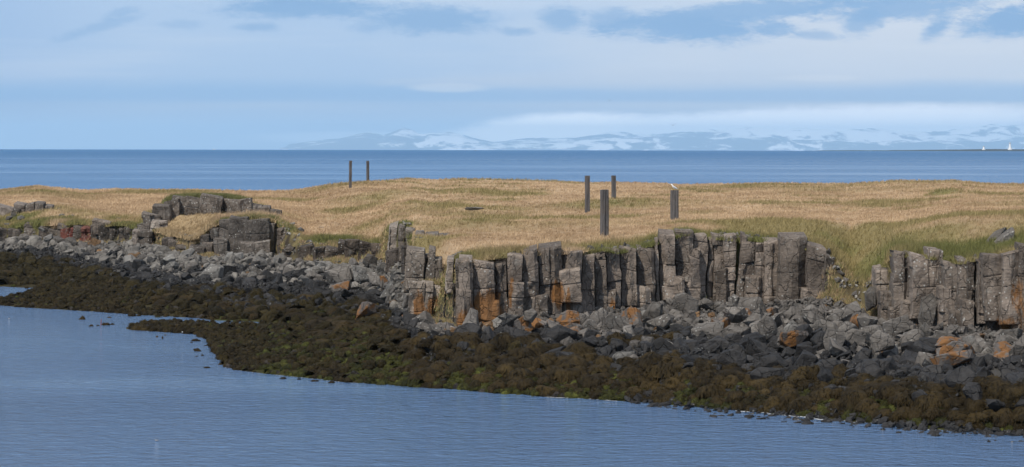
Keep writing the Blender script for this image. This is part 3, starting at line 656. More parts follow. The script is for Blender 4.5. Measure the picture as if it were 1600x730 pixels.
# ------------------------------------------------------------------ boulders
import bmesh
def rock_proto(seed, stretch=(1, 1, 1), npts=13, rounded=0.0):
    R = random.Random(seed); bm = bmesh.new()
    for k in range(npts):
        v = Vector((R.gauss(0, 1), R.gauss(0, 1), R.gauss(0, 1))).normalized()
        mx = max(abs(v.x), abs(v.y), abs(v.z)); v = v*(1-.55)+v/mx*.55*.9
        v *= R.uniform(.82, 1.05)
        bm.verts.new((v.x*stretch[0], v.y*stretch[1], v.z*stretch[2]))
    bmesh.ops.convex_hull(bm, input=bm.verts)
    loose = [v for v in bm.verts if not v.link_faces]; bmesh.ops.delete(bm, geom=loose, context='VERTS')
    bmesh.ops.dissolve_limit(bm, angle_limit=math.radians(14), verts=bm.verts, edges=bm.edges)
    bmesh.ops.bevel(bm, geom=list(bm.edges), offset=.03+rounded*.13, segments=1+int(rounded*3), affect='EDGES', profile=.6)
    bmesh.ops.triangulate(bm, faces=bm.faces)
    bmesh.ops.subdivide_edges(bm, edges=[e for e in bm.edges if e.calc_length() > .5], cuts=1, use_grid_fill=True)
    bmesh.ops.triangulate(bm, faces=bm.faces)
    bmesh.ops.remove_doubles(bm, verts=bm.verts, dist=.015)
    V = np.array([v.co[:] for v in bm.verts]); T = np.array([[v.index for v in f.verts] for f in bm.faces if len(f.verts) == 3]) if not bm.verts.index_update() else None
    bm.free()
    V = V+np.stack([fbm(V[:, 0]*2+seed, V[:, 1]*2, V[:, 2]*2, 3), fbm(V[:, 0]*2, V[:, 1]*2+seed, V[:, 2]*2+9, 3), fbm(V[:, 0]*2, V[:, 1]*2, V[:, 2]*2+seed, 3)], -1)*.05
    return V.astype(np.float32), T
protos = []
pr = random.Random(21)
for k in range(16):
    protos.append(rock_proto(40+k, (1, pr.uniform(.7, .95), pr.uniform(.55, .85)), pr.choice([10, 12, 14, 17]), pr.choice([0, 0, .15, .4])))
# rounded cobble shapes for tiny stuff use low-poly hulls
pmesh = {}
def proto_mesh(k, mat):
    if (k, mat.name) not in pmesh:
        V, T = protos[k]; pmesh[(k, mat.name)] = mesh_np('boulder', V, T, mat)
    return pmesh[(k, mat.name)]
rs = np.random.RandomState(77)
def scatter(n, smin, smax, power, lo, hi, trange, minsep=.75, existing=None):
    """dart throwing in the boulder belt: t 0 = top of weed, 1 = cliff foot; sizes biased small"""
    out = existing if existing is not None else []
    cell = {}
    def key(x, y): return (int(x//1.5), int(y//1.5))
    for (x, y, s, *_r) in out: cell.setdefault(key(x, y), []).append((x, y, s))
    for _ in range(n):
        px = rs.uniform(lo, hi); t_ = rs.uniform(*trange); q = rs.rand()**power
        Ys_, Yf_ = float(K('Ys', px)), float(K('Yf', px)); Y = Ys_+(Yf_-Ys_)*t_
        s = (smin+(smax-smin)*q)*(0.8+.2*min(1, max(t_, 0)*1.5)); x = float(xpix(px, Y)); ok = True; kx, ky = key(x, Y)
        for a in (-1, 0, 1):
            for b_ in (-1, 0, 1):
                for (x2, y2, s2) in cell.get((kx+a, ky+b_), ()):
                    if (x-x2)**2+(Y-y2)**2 < (minsep*(s+s2)*.5)**2: ok = False; break
                if not ok: break
            if not ok: break
        if ok: out.append((x, Y, s, px, t_)); cell.setdefault((kx, ky), []).append((x, Y, s))
    return out
B = []
B = scatter(1500, .60, 1.35, 1.9, -40, 625, (-.22, .92), .76, B)
B = scatter(1200, .65, 1.60, 2.2, 640, 1680, (-.06, .86), .68, B)
B = scatter(16000, .25, .62, 1.5, -40, 1680, (-.28, 1.0), .74, B)
B = [b_ for b_ in B if not (1290 < b_[3] < 1345 and b_[4] > .8) and not (640 < b_[3] < 700 and b_[4] > .95)]
print('boulders', len(B))
# hand placed: px, py(centre), width px, height px, Y, material, yaw, label, tilt
HB = [
 (1066,482,56,44,119.5,'g',.3,'largest grey boulder lying against the cliff foot below the post with the gull',.1),
 (1022,492,36,34,117,'g',1.2,'blocky grey boulder left of the largest one at the cliff foot',.2),
 (1150,492,44,34,113.5,'g',2.2,'broad grey boulder in the middle of the cliff foot heap',.1),
 (1176,500,40,46,112.5,'g',.8,'tall squared grey boulder under the smooth wide column',.05),
 (1146,471,26,24,117,'g',.2,'small peaked grey boulder resting on top of the heap below split columns',.5),
 (1200,514,34,36,110,'g',.1,'speckled grey boulder on the right end of the middle heap',-.3),
 (1243,528,56,26,107,'o',.2,'long flat boulder with orange stain below the gully',.1),
 (1400,505,48,44,109,'g',1.6,'big squared grey block at the foot of the right cliff',.05),
 (1361,468,24,56,114.6,'g',1.1,'upright grey boulder standing at the left end of the right cliff',.05),
 (1322,520,36,30,106,'g',2.1,'grey slab leaning in the heap below the grassy gully',.5),
 (1304,530,36,34,104.5,'g',.6,'wedge shaped grey boulder below the grassy gully',-.6),
 (1488,561,76,30,98.0,'o',.1,'long tilted slab with orange top below the right cliff',-.32),
 (1566,560,30,26,98.5,'o',.9,'small orange topped boulder near the right edge',.2),
 (1430,528,36,34,104,'g',.9,'pale spotted boulder in front of the leaning slab',.2),
 (1380,535,44,34,102.5,'g',1.9,'grey boulder in the heap before the right cliff',-.2),
 (1040,560,44,30,104.5,'d',.3,'large dark boulder just above the seaweed below the gull post',.1),
 (1140,566,60,36,102,'d',1.4,'broad dark faceted boulder above the seaweed',.1),
 (1350,585,44,30,97,'d',.4,'dark boulder touching the seaweed below the right cliff',.1),
 (800,563,34,22,108,'g',.5,'lone rounded grey boulder sitting among the brown seaweed',.1),
 (785,495,20,18,115,'p',.5,'small pale angular block at the foot of the orange columns',.2),
 (828,494,30,26,114.5,'g',.4,'grey block leaning at the cliff foot beside the pale block',.3),
 (940,497,28,26,116.5,'g',2.4,'rounded grey boulder resting at the cliff foot below the nearest post',.0),
 (962,508,44,36,114.5,'g',.7,'slanting grey boulder right of the rounded one at the cliff foot',-.5),
 (991,488,20,28,118.5,'g',1.7,'narrow grey boulder against the cliff between the two near posts',.3),
 (895,553,44,32,108.5,'d',.8,'large dark flat boulder above the big weed mounds',.05),
 (572,487,34,26,136,'o',.6,'rusty grey boulder alone on the brown weed left of the split cliff',.2),
 (530,432,46,30,159,'g',.6,'rounded grey boulder left of the split one at the bay corner',0),
 (570,428,46,30,156.5,'p',1.1,'large split pale boulder at the corner of the bay',.05),
 (534,450,32,24,153,'o',1.9,'dark boulder with a bright orange top in the left heap',.1),
 (585,463,40,26,148,'d',.2,'rounded dark boulder at the bottom of the bay corner heap',.1),
 (592,440,52,18,151.5,'g',.1,'long tilted grey slab at the bay corner',-.55),
 (578,409,28,24,165,'g',2.2,'grey cube shaped boulder below the peaty bank',.05),
 (600,420,34,18,158,'p',.8,'pale flat boulder near the dark rounded outcrop',.3),
 (333,431,42,30,168,'p',1.2,'largest pale boulder in the left heap beside the dark outcrop',.25),
 (270,414,34,26,182,'p',.2,'pale boulder below the grassy ledge on the left',.1),
 (715,398,26,15,121.5,'p',.2,'grey block lying on the grass at the left end of the cliff',.05),
 (1490,354,24,11,121.2,'g',.3,'grey rock half buried in the grass above the right cliff',.3),
 (1470,303.5,30,8,214,'g',.1,'small dark rock under a green tuft far back on the plateau',0),
 (742,326,34,5.5,176,'g',.1,'flat grey rock lying in the dry grass of the plateau',0),
 (730,396,0,0,0,'x',0,'',0),
 (638,350,15,6,150,'p',.3,'small flat stone on top of the dark rounded outcrop',0),
 (690,356,26,5,150,'p',.2,'pale flat rock in the grass right of the dark rounded outcrop',0),
 (703,350,9,6,152,'p',.9,'small pale stone in the grass behind the outcrop',0),
 (663,375,34,10,136,'g',.4,'low grey shelf rock above the split columns',.1),
 (455,350,15,5,190,'p',.2,'topmost of the pale slabs piled right of the square outcrop',.1),
 (449,356,17,6,189.6,'p',.9,'pale slab in the middle of the pile right of the square outcrop',.1),
 (460,360,15,6,189.0,'p',1.9,'lowest of the pale slabs piled right of the square outcrop',-.1),
 (470,359,13,7,187.5,'p',.5,'pale stone beside the pile right of the square outcrop',.3),
 (484,381,18,12,181,'g',.6,'rounded stone poking out of the peaty bank, leftmost',.0),
 (502,385,14,9,180,'g',1.6,'rounded stone in the middle of the peaty bank',.0),
 (510,383,13,9,180,'g',2.6,'rounded stone poking out of the peaty bank, rightmost',.0),
 (16,327,14,6,229,'g',.4,'grey rock in the grass at the far left end of the ledge',.1),
 (14,341,14,9,221,'g',1.4,'lower left grey rock on the far left grassy bank',.2),
 (33,342,14,9,221,'p',.7,'rounded pale rock on the bank under the far left ledge',.1),
 (22,336,10,8,223,'g',2.0,'grey rock wedged between two others on the far left bank',-.2),
 (11,350,10,6,218.5,'p',.2,'small pale rock at the bottom of the far left grassy bank',.2),
 (66,359,16,8,210,'p',.2,'pale slanting rock under the turf edge beside the red earth',-.5),
 (96,337,11,5,220,'g',.9,'left one of two grey rocks half sunk in the bank above the red earth',.0),
 (112,338,10,5,219,'g',.3,'right one of two grey rocks half sunk in the bank above the red earth',.0),
 (82,339,7,4,220,'p',.3,'little pale stone in the bank grass left of the half sunk rocks',.0),
 (76,372,16,12,205,'p',1.8,'white-spotted boulder leaning below the turf left of the red earth',.2),
 (38,370,18,12,207,'g',1.8,'grey boulder against the undercut wall at far left',.2),
 (186,342,6,4,214,'p',1.8,'small white stone in the grass above the dark hollow',.0),
 (285,371,10,7,194,'p',.6,'small white stone on the grassy ledge below the rounded outcrop',.2),
 (500,357,16,4,195,'p',.6,'white stone on the grass right of the square outcrop',.2),
]
mats = {'g': M_grey, 'p': M_pale, 'd': M_dark, 'o': M_orange}
GB = 'boulders heaped along the foot of the cliffs'
def add_boulder(k, mat, loc, dims, rot, label, group=GB, name='boulder', cat='boulder'):
    o = link(name, proto_mesh(k, mat), loc=loc); o.scale = dims; o.rotation_euler = rot
    tag(o, label, cat, group); return o
hand = []
for q, (px, py, w, hp, Y, mk, yaw, lab, tilt) in enumerate(HB):
    if mk == 'x': continue
    x = float(xpix(px, Y)); z = float(zpix(px, py, Y)); sw = w*Y/F*.5*1.05; sh = hp*Y/F*.5*1.25
    add_boulder(q % 16, mats[mk], (x, Y, z), (sw, max(sw*.8, sh*.7), sh/.72), (0, tilt, 0.0 if q % 2 else math.pi), lab, GB if py > 405 else None, cat='boulder' if w > 20 else 'stone')
    hand.append((x, Y, sw))
def near_hand(x, Y): return any((x-a)**2+(Y-b_)**2 < (s*.9)**2 for a, b_, s in hand)
items = []
for (x, Y, s, px, t_) in B:
    if near_hand(x, Y): continue
    h_ = float(terrain_h(px, Y)); lift = .10*s+ (0.2*abs(float(vn(x*.9, Y*.9)))*s)
    items.append(dict(x=x, Y=Y, s=s, px=px, t=t_, z=h_+lift, key=s*F/Y))
def kindof(it):
    zz = it['z']+.45*float(vn(it['x']*.6, it['Y']*.5, 3)); R = rs.rand()
    thr = 1.30 if it['px'] > 640 else 1.25
    if it['px'] > 640 and it['t'] < .43 or it['px'] <= 640 and it['t'] < .24: thr = max(thr, zz+.1 if R < .8 else thr)
    if zz < thr: return 'd'
    if it['px'] > 640:
        por = .75 if (690 < it['px'] < 900 and it['t'] < .9) else (.17 if (it['t'] < .75) else .03)
        if it['px'] > 640 and R < por: return 'o'
        return 'p' if R > .94 else 'g'
    return 'o' if R < .02 else ('p' if R > .55-.3*it['t'] else 'g')
for it in items: it['k'] = kindof(it)
vis = [it for it in items if -5 < it['px'] < 1605]
vis.sort(key=lambda i_: -i_['key'])
NIND = 300-len([h for h in HB if h[2] > 20])
ind = vis[:NIND]; ids = set(id(i_) for i_ in ind); rest = [i_ for i_ in items if id(i_) not in ids]
ZB = [(-50,'the far-left rock band'),(95,'the red earth patch'),(170,'the dark hollow'),(240,'the grassy ledge'),(330,'the square dark outcrop'),(440,'the peaty bank'),(530,'the rounded corner outcrop'),(640,'the broken cliff end'),(715,'the orange-stained columns'),(800,'the lichened columns'),(900,'the nearest post'),(975,'the gull post'),(1080,'the slender columns'),(1170,'the smooth wide column'),(1255,'the grassy gully'),(1345,'the squared block'),(1420,'the leaning slab'),(1500,'the right-edge cliff')]
CN = {'g': 'grey', 'p': 'pale', 'd': 'dark wet', 'o': 'orange-stained'}
ORD = ['leftmost', 'second', 'third', 'fourth', 'fifth', 'sixth', 'seventh', 'eighth', 'ninth', 'tenth', 'eleventh', 'twelfth', 'thirteenth', 'fourteenth', 'fifteenth', 'sixteenth', 'seventeenth', 'eighteenth', 'nineteenth', 'twentieth']
def zone(px, Z):
    r_ = Z[0][1]
    for a, n_ in Z:
        if px >= a: r_ = n_
    return r_
def label_all(lst, Z, noun, kn):
    grp = {}
    for it in lst:
        row = 'lower' if it['t'] < .33 else ('middle' if it['t'] < .67 else 'upper')
        grp.setdefault((zone(it['px'], Z), row, it['k']), []).append(it)
    for (z_, row, k_), L in grp.items():
        L.sort(key=lambda i_: i_['px'])
        for n_, it in enumerate(L):
            w_ = ORD[n_] if n_ < len(ORD) else 'another'
            if len(L) == 1: it['label'] = f"only {kn[k_]} {noun} large enough to stand out, {row} heap under {z_}"
            elif n_ == 0: it['label'] = f"leftmost of the large {kn[k_]} {noun}s, {row} heap under {z_}"
            elif n_ == len(L)-1: it['label'] = f"rightmost of the large {kn[k_]} {noun}s, {row} heap under {z_}"
            else: it['label'] = f"{w_} from left of the {kn[k_]} {noun}s, {row} heap under {z_}"
label_all(ind, ZB, 'boulder', CN)
for it in ind:
    s = it['s']*.5; add_boulder(rs.randint(16), mats[it['k']], (it['x'], it['Y'], it['z']), (s*rs.uniform(.95, 1.25), s*rs.uniform(.85, 1.15), s*rs.uniform(.9, 1.25)), (rs.normal(0, .35), rs.normal(0, .35), rs.uniform(0, 6.28)), it['label'])
def rotm(a, b_, c_):
    ca, sa, cb, sb, cc, sc_ = math.cos(a), math.sin(a), math.cos(b_), math.sin(b_), math.cos(c_), math.sin(c_)
    return (np.array([[cc, -sc_, 0], [sc_, cc, 0], [0, 0, 1]]) @ np.array([[cb, 0, sb], [0, 1, 0], [-sb, 0, cb]]) @ np.array([[1, 0, 0], [0, ca, -sa], [0, sa, ca]]))
def merged(lst, name, mat, prots):
    VV, TT, CC = [], [], []; nv = 0
    for (x, Y, z, s, tint) in lst:
        V, T = prots[rs.randint(len(prots))]
        Mx = rotm(rs.normal(0, .5), rs.normal(0, .5), rs.uniform(0, 6.28))*np.array([s*rs.uniform(.8, 1.3), s*rs.uniform(.8, 1.2), s*rs.uniform(.8, 1.2)])
        VV.append(V @ Mx.T+np.array([x, Y, z])); TT.append(T+nv); nv += len(V); CC.append(np.tile(np.array(tint), (len(V), 1)))
    return link(name, mesh_np(name, np.concatenate(VV), np.concatenate(TT), mat, cols=np.concatenate(CC)))
TN = {'g': (.115, .105, .095), 'p': (.16, .15, .135), 'd': (.027, .0265, .027), 'o': (.15, .09, .045)}
L = [(i_['x'], i_['Y'], i_['z'], i_['s']*.5, np.array(TN[i_['k']])*rs.uniform(.7, 1.3)) for i_ in rest]
# small low-poly stones between the boulders
tiny = []
for k in range(6):
    tiny.append(rock_proto(300+k, (1, .85, .65), 9, 0))
small = []
for _ in range(9500):
    px = rs.uniform(-40, 1680); t_ = rs.uniform(-.15, 1.15); Y = float(K('Ys', px))+(float(K('Yf', px))-float(K('Ys', px)))*t_
    z = float(0); small.append([float(xpix(px, Y)), Y, z, rs.uniform(.07, .22), px, t_])
sp = np.array([(a[4], a[1]) for a in small]); sz_ = terrain_h(sp[:, 0], sp[:, 1])
L2 = []
for a, z in zip(small, sz_):
    it = dict(x=a[0], Y=a[1], s=a[3], px=a[4], t=a[5], z=z+.05); k_ = kindof(it)
    L2.append((a[0], a[1], z+.03+a[3]*.2, a[3], np.array(TN['d' if k_ == 'd' else ('g' if k_ == 'o' else k_)])*rs.uniform(.7, 1.3)))
for _ in range(170):
    px = rs.choice([rs.uniform(430, 540), rs.uniform(0, 235), rs.uniform(1290, 1375), rs.uniform(430, 610)]); Y = float(K('Yf', px))+rs.uniform(-1, 8)*(1 if px < 700 else .35)
    sz1 = rs.uniform(.05, .2); L2.append((float(xpix(px, Y)), Y, float(terrain_h(px, Y))+.03, sz1, np.array([.26, .25, .23])*rs.uniform(.5, 1.3)))
tag(merged(L, 'boulder_field', M_rubble, protos), 'smaller grey and dark boulders filling the heaps under the cliffs', 'boulders', kind='stuff')
tag(merged(L2, 'rubble', M_rubble, tiny), 'small angular stones between the boulders', 'stones', kind='stuff')

# leaning slab and tilted slabs of the right cliff
def slab(px, py, w, hp, Y, lean_a, thick, lab, name='rock_slab', mat=M_grey, seed=1, yaw=0):
    V, T = rock_proto(500+seed, (1, 1, 1), 16, 0)
    V = V*np.array([w*Y/F*.5, thick*.5, hp*Y/F*.5])
    o = link(name, mesh_np(name, V, T, mat), loc=(float(xpix(px, Y)), Y, float(zpix(px, py, Y)))); o.rotation_euler = (math.radians(-12), math.radians(lean_a), yaw)
    return tag(o, lab, 'slab')
slab(1448, 493, 30, 86, 110.6, 14, .7, 'tall grey slab leaning right against the right cliff', seed=1)
slab(1556, 369, 15, 52, 113.2, 52, .6, 'narrow tilted green-grey slab in the grass above the right cliff', seed=2)
slab(1570, 376, 22, 66, 112.2, 50, .8, 'wide tilted grey slab lying in the grass above the right cliff', seed=3)

# ------------------------------------------------------------------ seaweed mounds
def weed_proto(seed, seg=22, rings=12):
    a = np.linspace(0, 2*np.pi, seg, endpoint=False); V = []
    for r_ in range(rings):
        th = (r_+.5)/rings*math.pi*.62
        V.append(np.stack([np.cos(a)*math.sin(th), np.sin(a)*math.sin(th), np.full(seg, math.cos(th))], -1))
    V = np.concatenate(V); V = np.vstack([V, [0, 0, 1]])
    n = fbm(V[:, 0]*1.6+seed, V[:, 1]*1.6, V[:, 2]*1.2, 4)*.30; g_ = fbm(V[:, 0]*5, V[:, 1]*5+seed, V[:, 2]*1.2, 2)*.12*(1-V[:, 2]).clip(.3, 1)
    V = V*(1+n+g_)[:, None]
    fs = []
    i, j = np.meshgrid(np.arange(rings-1), np.arange(seg), indexing='ij'); j2 = (j+1) % seg
    q = np.stack([i*seg+j, (i+1)*seg+j, (i+1)*seg+j2, i*seg+j2], -1).reshape(-1, 4)
    tri = np.concatenate([q[:, [0, 1, 2]], q[:, [0, 2, 3]], np.array([[k, (k+1) % seg, len(V)-1] for k in range(seg)])])
    # hanging fronds round the skirt
    R = np.random.RandomState(seed); m_ = 420
    fa = R.uniform(0, 2*np.pi, m_); ft = np.arccos(R.uniform(-.35, .98, m_)); rad = 1.0
    c_ = np.stack([np.cos(fa)*np.sin(ft), np.sin(fa)*np.sin(ft), np.cos(ft)], -1)*rad
    n = fbm(c_[:, 0]*1.6+seed, c_[:, 1]*1.6, c_[:, 2]*1.2, 4)*.30; g_ = fbm(c_[:, 0]*5, c_[:, 1]*5+seed, c_[:, 2]*1.2, 2)*.12*(1-c_[:, 2]).clip(.3, 1)
    c_ = c_*(1+n+g_)[:, None]
    tz = np.stack([np.cos(fa)*np.cos(ft), np.sin(fa)*np.cos(ft), -np.sin(ft)], -1); sdv = np.stack([-np.sin(fa), np.cos(fa), 0*fa], -1)
    ln = R.uniform(.18, .42, m_)[:, None]; w_ = R.uniform(.015, .04, m_)[:, None]
    A = c_-sdv*w_; Bv = c_+sdv*w_; C_ = c_+tz*ln+c_*R.uniform(.0, .22, m_)[:, None]
    fv = np.stack([A, Bv, C_], 1).reshape(-1, 3); ft_ = np.arange(3*m_).reshape(-1, 3)+len(V)
    return np.vstack([V, fv]), np.concatenate([tri, ft_])
wp = [weed_proto(k) for k in range(9)]
wmesh = [mesh_np('seaweed_mound', V, T, M_weed, True) for V, T in wp]
Wd = []; cellw = {}
def try_w(px, Y, s, sep=.62):
    x = float(xpix(px, Y)); k_ = (int(x//2), int(Y//2))
    for a in (-1, 0, 1):
        for b_ in (-1, 0, 1):
            for (x2, y2, s2) in cellw.get((k_[0]+a, k_[1]+b_), ()):
                if (x-x2)**2+(Y-y2)**2 < (sep*(s+s2)*.5)**2: return
    cellw.setdefault(k_, []).append((x, Y, s)); Wd.append(dict(x=x, Y=Y, s=s, px=px))
for (px, py, w) in [(930,598,44),(884,592,52),(860,580,46),(845,590,34),(905,578,60),(968,572,42),(1010,572,44),(780,606,34),(1050,572,40),(760,575,38),(700,572,34),(640,560,34),(660,572,30),(1120,600,40),(1150,605,46),(1200,612,44),(1250,615,46),(1290,625,50),(1340,630,52),(1400,632,50),(1460,640,54),(1520,640,50),(1570,650,50),(195,505.5,21),(485,478,34),(470,484,26)]:
    hz = .35; Y = (CAMZ-hz)*F/(py+w*.12-float(lvl(px))); try_w(px, Y, w*Y/F, 0)
for _ in range(9000):
    px = rs.uniform(-40, 1690)
    Yw_, Ys_ = float(K('Yw', px)), float(K('Ys', px))
    if px < 340: Yw_ = min(Yw_, CAMZ*F/(float(lerp_t(TONG_F, px))-float(lvl(px))))
    if 205 < px < 716: Yw_ = min(Yw_, CAMZ*F/(float(lerp_t(SPIT_F, px))-float(lvl(px))))
    Y = rs.uniform(Yw_+.3, Ys_+(.2 if px < 640 else 1.2))
    hb = float(base_h(px, Y))
    if hb < .04 or float(base_h(px, Y+.9)) < .02: continue
    fr = (Y-Yw_)/(Ys_-Yw_)
    s = rs.uniform(.35, .75)+.8*rs.rand()**2.2*min(1, fr*1.6)
    if px > 700: s *= 1.1
    if 500 < px < 1150 and fr < .28 and rs.rand() < .75: continue
    if (px < 490 and Y < float(K('Yw', px))) or px < 85 and Y < float(K('Yw', px))+.5: s = rs.uniform(.22, .45)
    elif px < 640: s *= .85
    try_w(px, Y, s, .60 if s > .7 else .75)
for it in Wd:
    it['z'] = float(terrain_h(it['px'], it['Y'])); it['key'] = it['s']*F/it['Y']
    Yw_, Ys_ = float(K('Yw', it['px'])), float(K('Ys', it['px'])); it['t'] = min(1, max(0, (it['Y']-Yw_)/(Ys_-Yw_))); it['k'] = 'w'
Wd = [it for it in Wd if it['z'] > -.2 and not (it['px'] < 490 and float(base_h(it['px'], it['Y']-it['s']*.8)) < -.03 and it['s'] > .55)]
print('weed', len(Wd))
visw = sorted([it for it in Wd if -5 < it['px'] < 1605], key=lambda q: -q['key'])
indw = visw[:300]; idw = set(id(q) for q in indw); restw = [q for q in Wd if id(q) not in idw]
ZW = [(-50,'left water inlet'),(120,'narrow left weed belt'),(240,'stony spit end'),(340,'narrow channel'),(440,'middle weed flat'),(540,'broken cliff end'),(660,'orange-stained columns'),(780,'lichened columns'),(880,'nearest post'),(970,'gull post'),(1060,'slender columns'),(1150,'smooth wide column'),(1240,'grassy gully'),(1340,'squared block'),(1420,'leaning slab'),(1510,'right-edge cliff')]
for it in indw: it['row'] = 0
grp = {}
for it in indw: grp.setdefault((zone(it['px'], ZW), 'shoreward' if it['t'] < .5 else 'landward'), []).append(it)
for (z_, row), Lg in grp.items():
    Lg.sort(key=lambda i_: i_['px'])
    for n_, it in enumerate(Lg):
        w_ = 'leftmost' if n_ == 0 else ('rightmost' if n_ == len(Lg)-1 else ORD[min(n_, 19)]+' from left')
        it['label'] = f"{w_} of the brown weed mounds, {row} side, below the {z_}"
for it in indw:
    s = it['s']*.5; o = link('seaweed_mound', wmesh[rs.randint(9)], loc=(it['x'], it['Y'], it['z']-.02)); o.scale = (s*rs.uniform(1, 1.25), s*rs.uniform(.9, 1.1), s*rs.uniform(.62, .95)*(.66 if it['px'] < 640 else 1)); o.rotation_euler = (rs.normal(0, .12), rs.normal(0, .12), rs.uniform(0, 6.28))
    tag(o, it['label'], 'seaweed', 'mounds of brown seaweed on the shore')
low_list = [(q['x'], q['Y'], q['z']-.02, q['s']*.5, np.array([.032, .025, .009])*rs.uniform(.6, 1.3)) for q in restw]
n = 9000; px = rs.uniform(-40, 1690, n); Yw_ = K('Yw', px); Yw_ = np.where((px > 205) & (px < 716), np.minimum(Yw_, CAMZ*F/(lerp_t(SPIT_F, px)-lvl(px))), Yw_); Yw_ = np.where(px < 340, np.minimum(Yw_, CAMZ*F/(lerp_t(TONG_F, px)-lvl(px))), Yw_)
Y = Yw_+(K('Ys', px)+1-Yw_)*rs.rand(n)**1.5; hb = terrain_h(px, Y)
for q in range(n):
    if hb[q] < (-.12 if rs.rand() < .3 else -.02): continue
    gr = (vn(px[q]*.03, Y[q]*.6, 2) > (-.35 if 500 < px[q] < 1150 else .1)) and (px[q] > 400 or rs.rand() < .1) and hb[q] < .6
    cc = (np.array([.042, .044, .011]) if rs.rand() < .85 else np.array([.062, .068, .016])) if gr else np.array([.030, .022, .009])
    if rs.rand() < .05: cc = np.array([.045, .04, .038])
    low_list.append((float(xpix(px[q], Y[q])), Y[q], hb[q]-.02, rs.uniform(.07, .2), cc*rs.uniform(.55, 1.4)))
tag(merged(low_list, 'low_seaweed', M_weedlow, [weed_proto(50+k, 9, 4) for k in range(5)]), 'low carpet of brown and green weed over the shore stones', 'seaweed', kind='stuff')

# rocks awash off the spit
AW = [(129,497,10,5,'small weedy rock awash left of the spit'),(172,495.5,8,2,'flat rock barely breaking the water behind the weedy rocks'),(206,491.5,12,6,'round rock awash close to the weed belt'),(217,492.5,8,3,'low rock right of the round rock at the weed belt'),
      (143,508.5,8,3,'leftmost flat rock in the row off the spit'),(154,508.3,5,2,'tiny rock second in the row off the spit'),(166,506,12,5,'dark low rock beside the thin reddish stick'),(176,506,7,3,'low rock touching the big weedy boulder'),
      (219,512.5,13,8,'rounded weedy rock at the tip of the spit'),(231,504,13,6,'humped dark rock at the back of the spit tip'),(246,525.5,4,3,'small dark rock in open water below the spit'),(254.5,527.5,3,4,'pointed dark stone in open water below the spit'),(259,523.5,5,1.5,'flat stone in open water below the spit'),
      (300,534.5,5,2,'small flat rock right of the open bay'),(309,546.5,12,5,'dark rock off the corner of the weedy beach'),(317,554.5,5,3,'small dark rock below the beach corner'),(322,539.5,7,2,'thin rock awash near the beach corner'),(324,573.5,10,3,'lowest dark rock awash off the weedy beach'),(345,568.5,8,3,'rock awash against the beach edge'),(308,556.5,5,2,'thin flat rock just off the beach corner'),
      (443,590.5,10,3,'dark stone in the shallows along the beach'),(468,592,7,2.5,'second dark stone in the shallows along the beach'),(493,594.5,13,3,'flat dark stone in the shallows along the beach'),(519,596.5,11,4,'larger dark stone in the shallows along the beach'),(307,531,14,4,'flat reddish weed rock on the beach side of the bay')]
for q, (px, py, w, hp, lab) in enumerate(AW):
    Y = (CAMZ)*F/(py+hp*.45-float(lvl(px))); s = w*Y/F*.5
    V, T = weed_proto(80+q, 14, 7)
    o = link('shore_rock', mesh_np('shore_rock', V*np.array([s, s*1.2, hp*Y/F*1.0]), T, M_weed, True), loc=(float(xpix(px, Y)), Y, -.02)); tag(o, lab, 'rock')
# white stones / shells
M_white = plain('white_stone', (.75, .74, .7), .7)
for (px, py, Y, s, lab) in [(491,541,None,.10,'white stone on the weedy beach'),(1151,604,None,.10,'white bird-sized shell patch on the brown weed'),(285,519.5,None,.05,'tiny white stone at the front of the spit'),(1095,603,None,.05,'small pale stone on weed below the slender columns')]:
    Y = (CAMZ-.5)*F/(py-float(lvl(px))) if px != 285 else (CAMZ-.15)*F/(py-float(lvl(px)))
    zz = max(float(zpix(px, py, Y)), float(terrain_h(px, Y))+.05)
    V, T = protos[3]; o = link('white_stone', mesh_np('white_stone', V*s, T, M_white), loc=(float(xpix(px, Y)), Y, zz+.02)); tag(o, lab, 'stone')
# foam where ripples meet the shore
fv, ff = [], []
for (a, b_, n_, w_) in [(825,965,110,.02),(1150,1290,260,.03),(1290,1600,160,.018),(350,560,60,.012),(1360,1400,24,.03)]:
    for _ in range(n_):
        px = rs.uniform(a, b_); Y = None
        # find the waterline on the finished ground
        Y0 = float(K('Yw', px)) if px > 640 else CAMZ*F/(float(lerp_t(SPIT_F, px))-float(lvl(px)))
        ys = np.arange(Y0-4, Y0+4, .1); hh = terrain_h(np.full(len(ys), px), ys); k_ = np.argmax(hh > 0.0)
        Y = ys[k_]+rs.normal(0, .10)-.15-.25*(fbm(px*.05, 1.0) > .2)
        x = float(xpix(px, Y)); r_ = w_*rs.uniform(.4, 1.6); k0 = len(fv); m_ = 7
        for q in range(m_):
            an = 2*math.pi*q/m_; fv.append((x+math.cos(an)*r_*2.4*rs.uniform(.6, 1.3), Y+math.sin(an)*r_*rs.uniform(.6, 1.3), .008+rs.uniform(0, .003)))
        fv.append((x, Y, .012)); ff += [[k0+q, k0+(q+1) % m_, k0+m_] for q in range(m_)]
tag(link('foam', mesh_np('foam', np.array(fv), np.array(ff), plain('foam', (.5, .52, .55), .8))), 'thin white foam where ripples meet the shore', 'foam', kind='stuff')

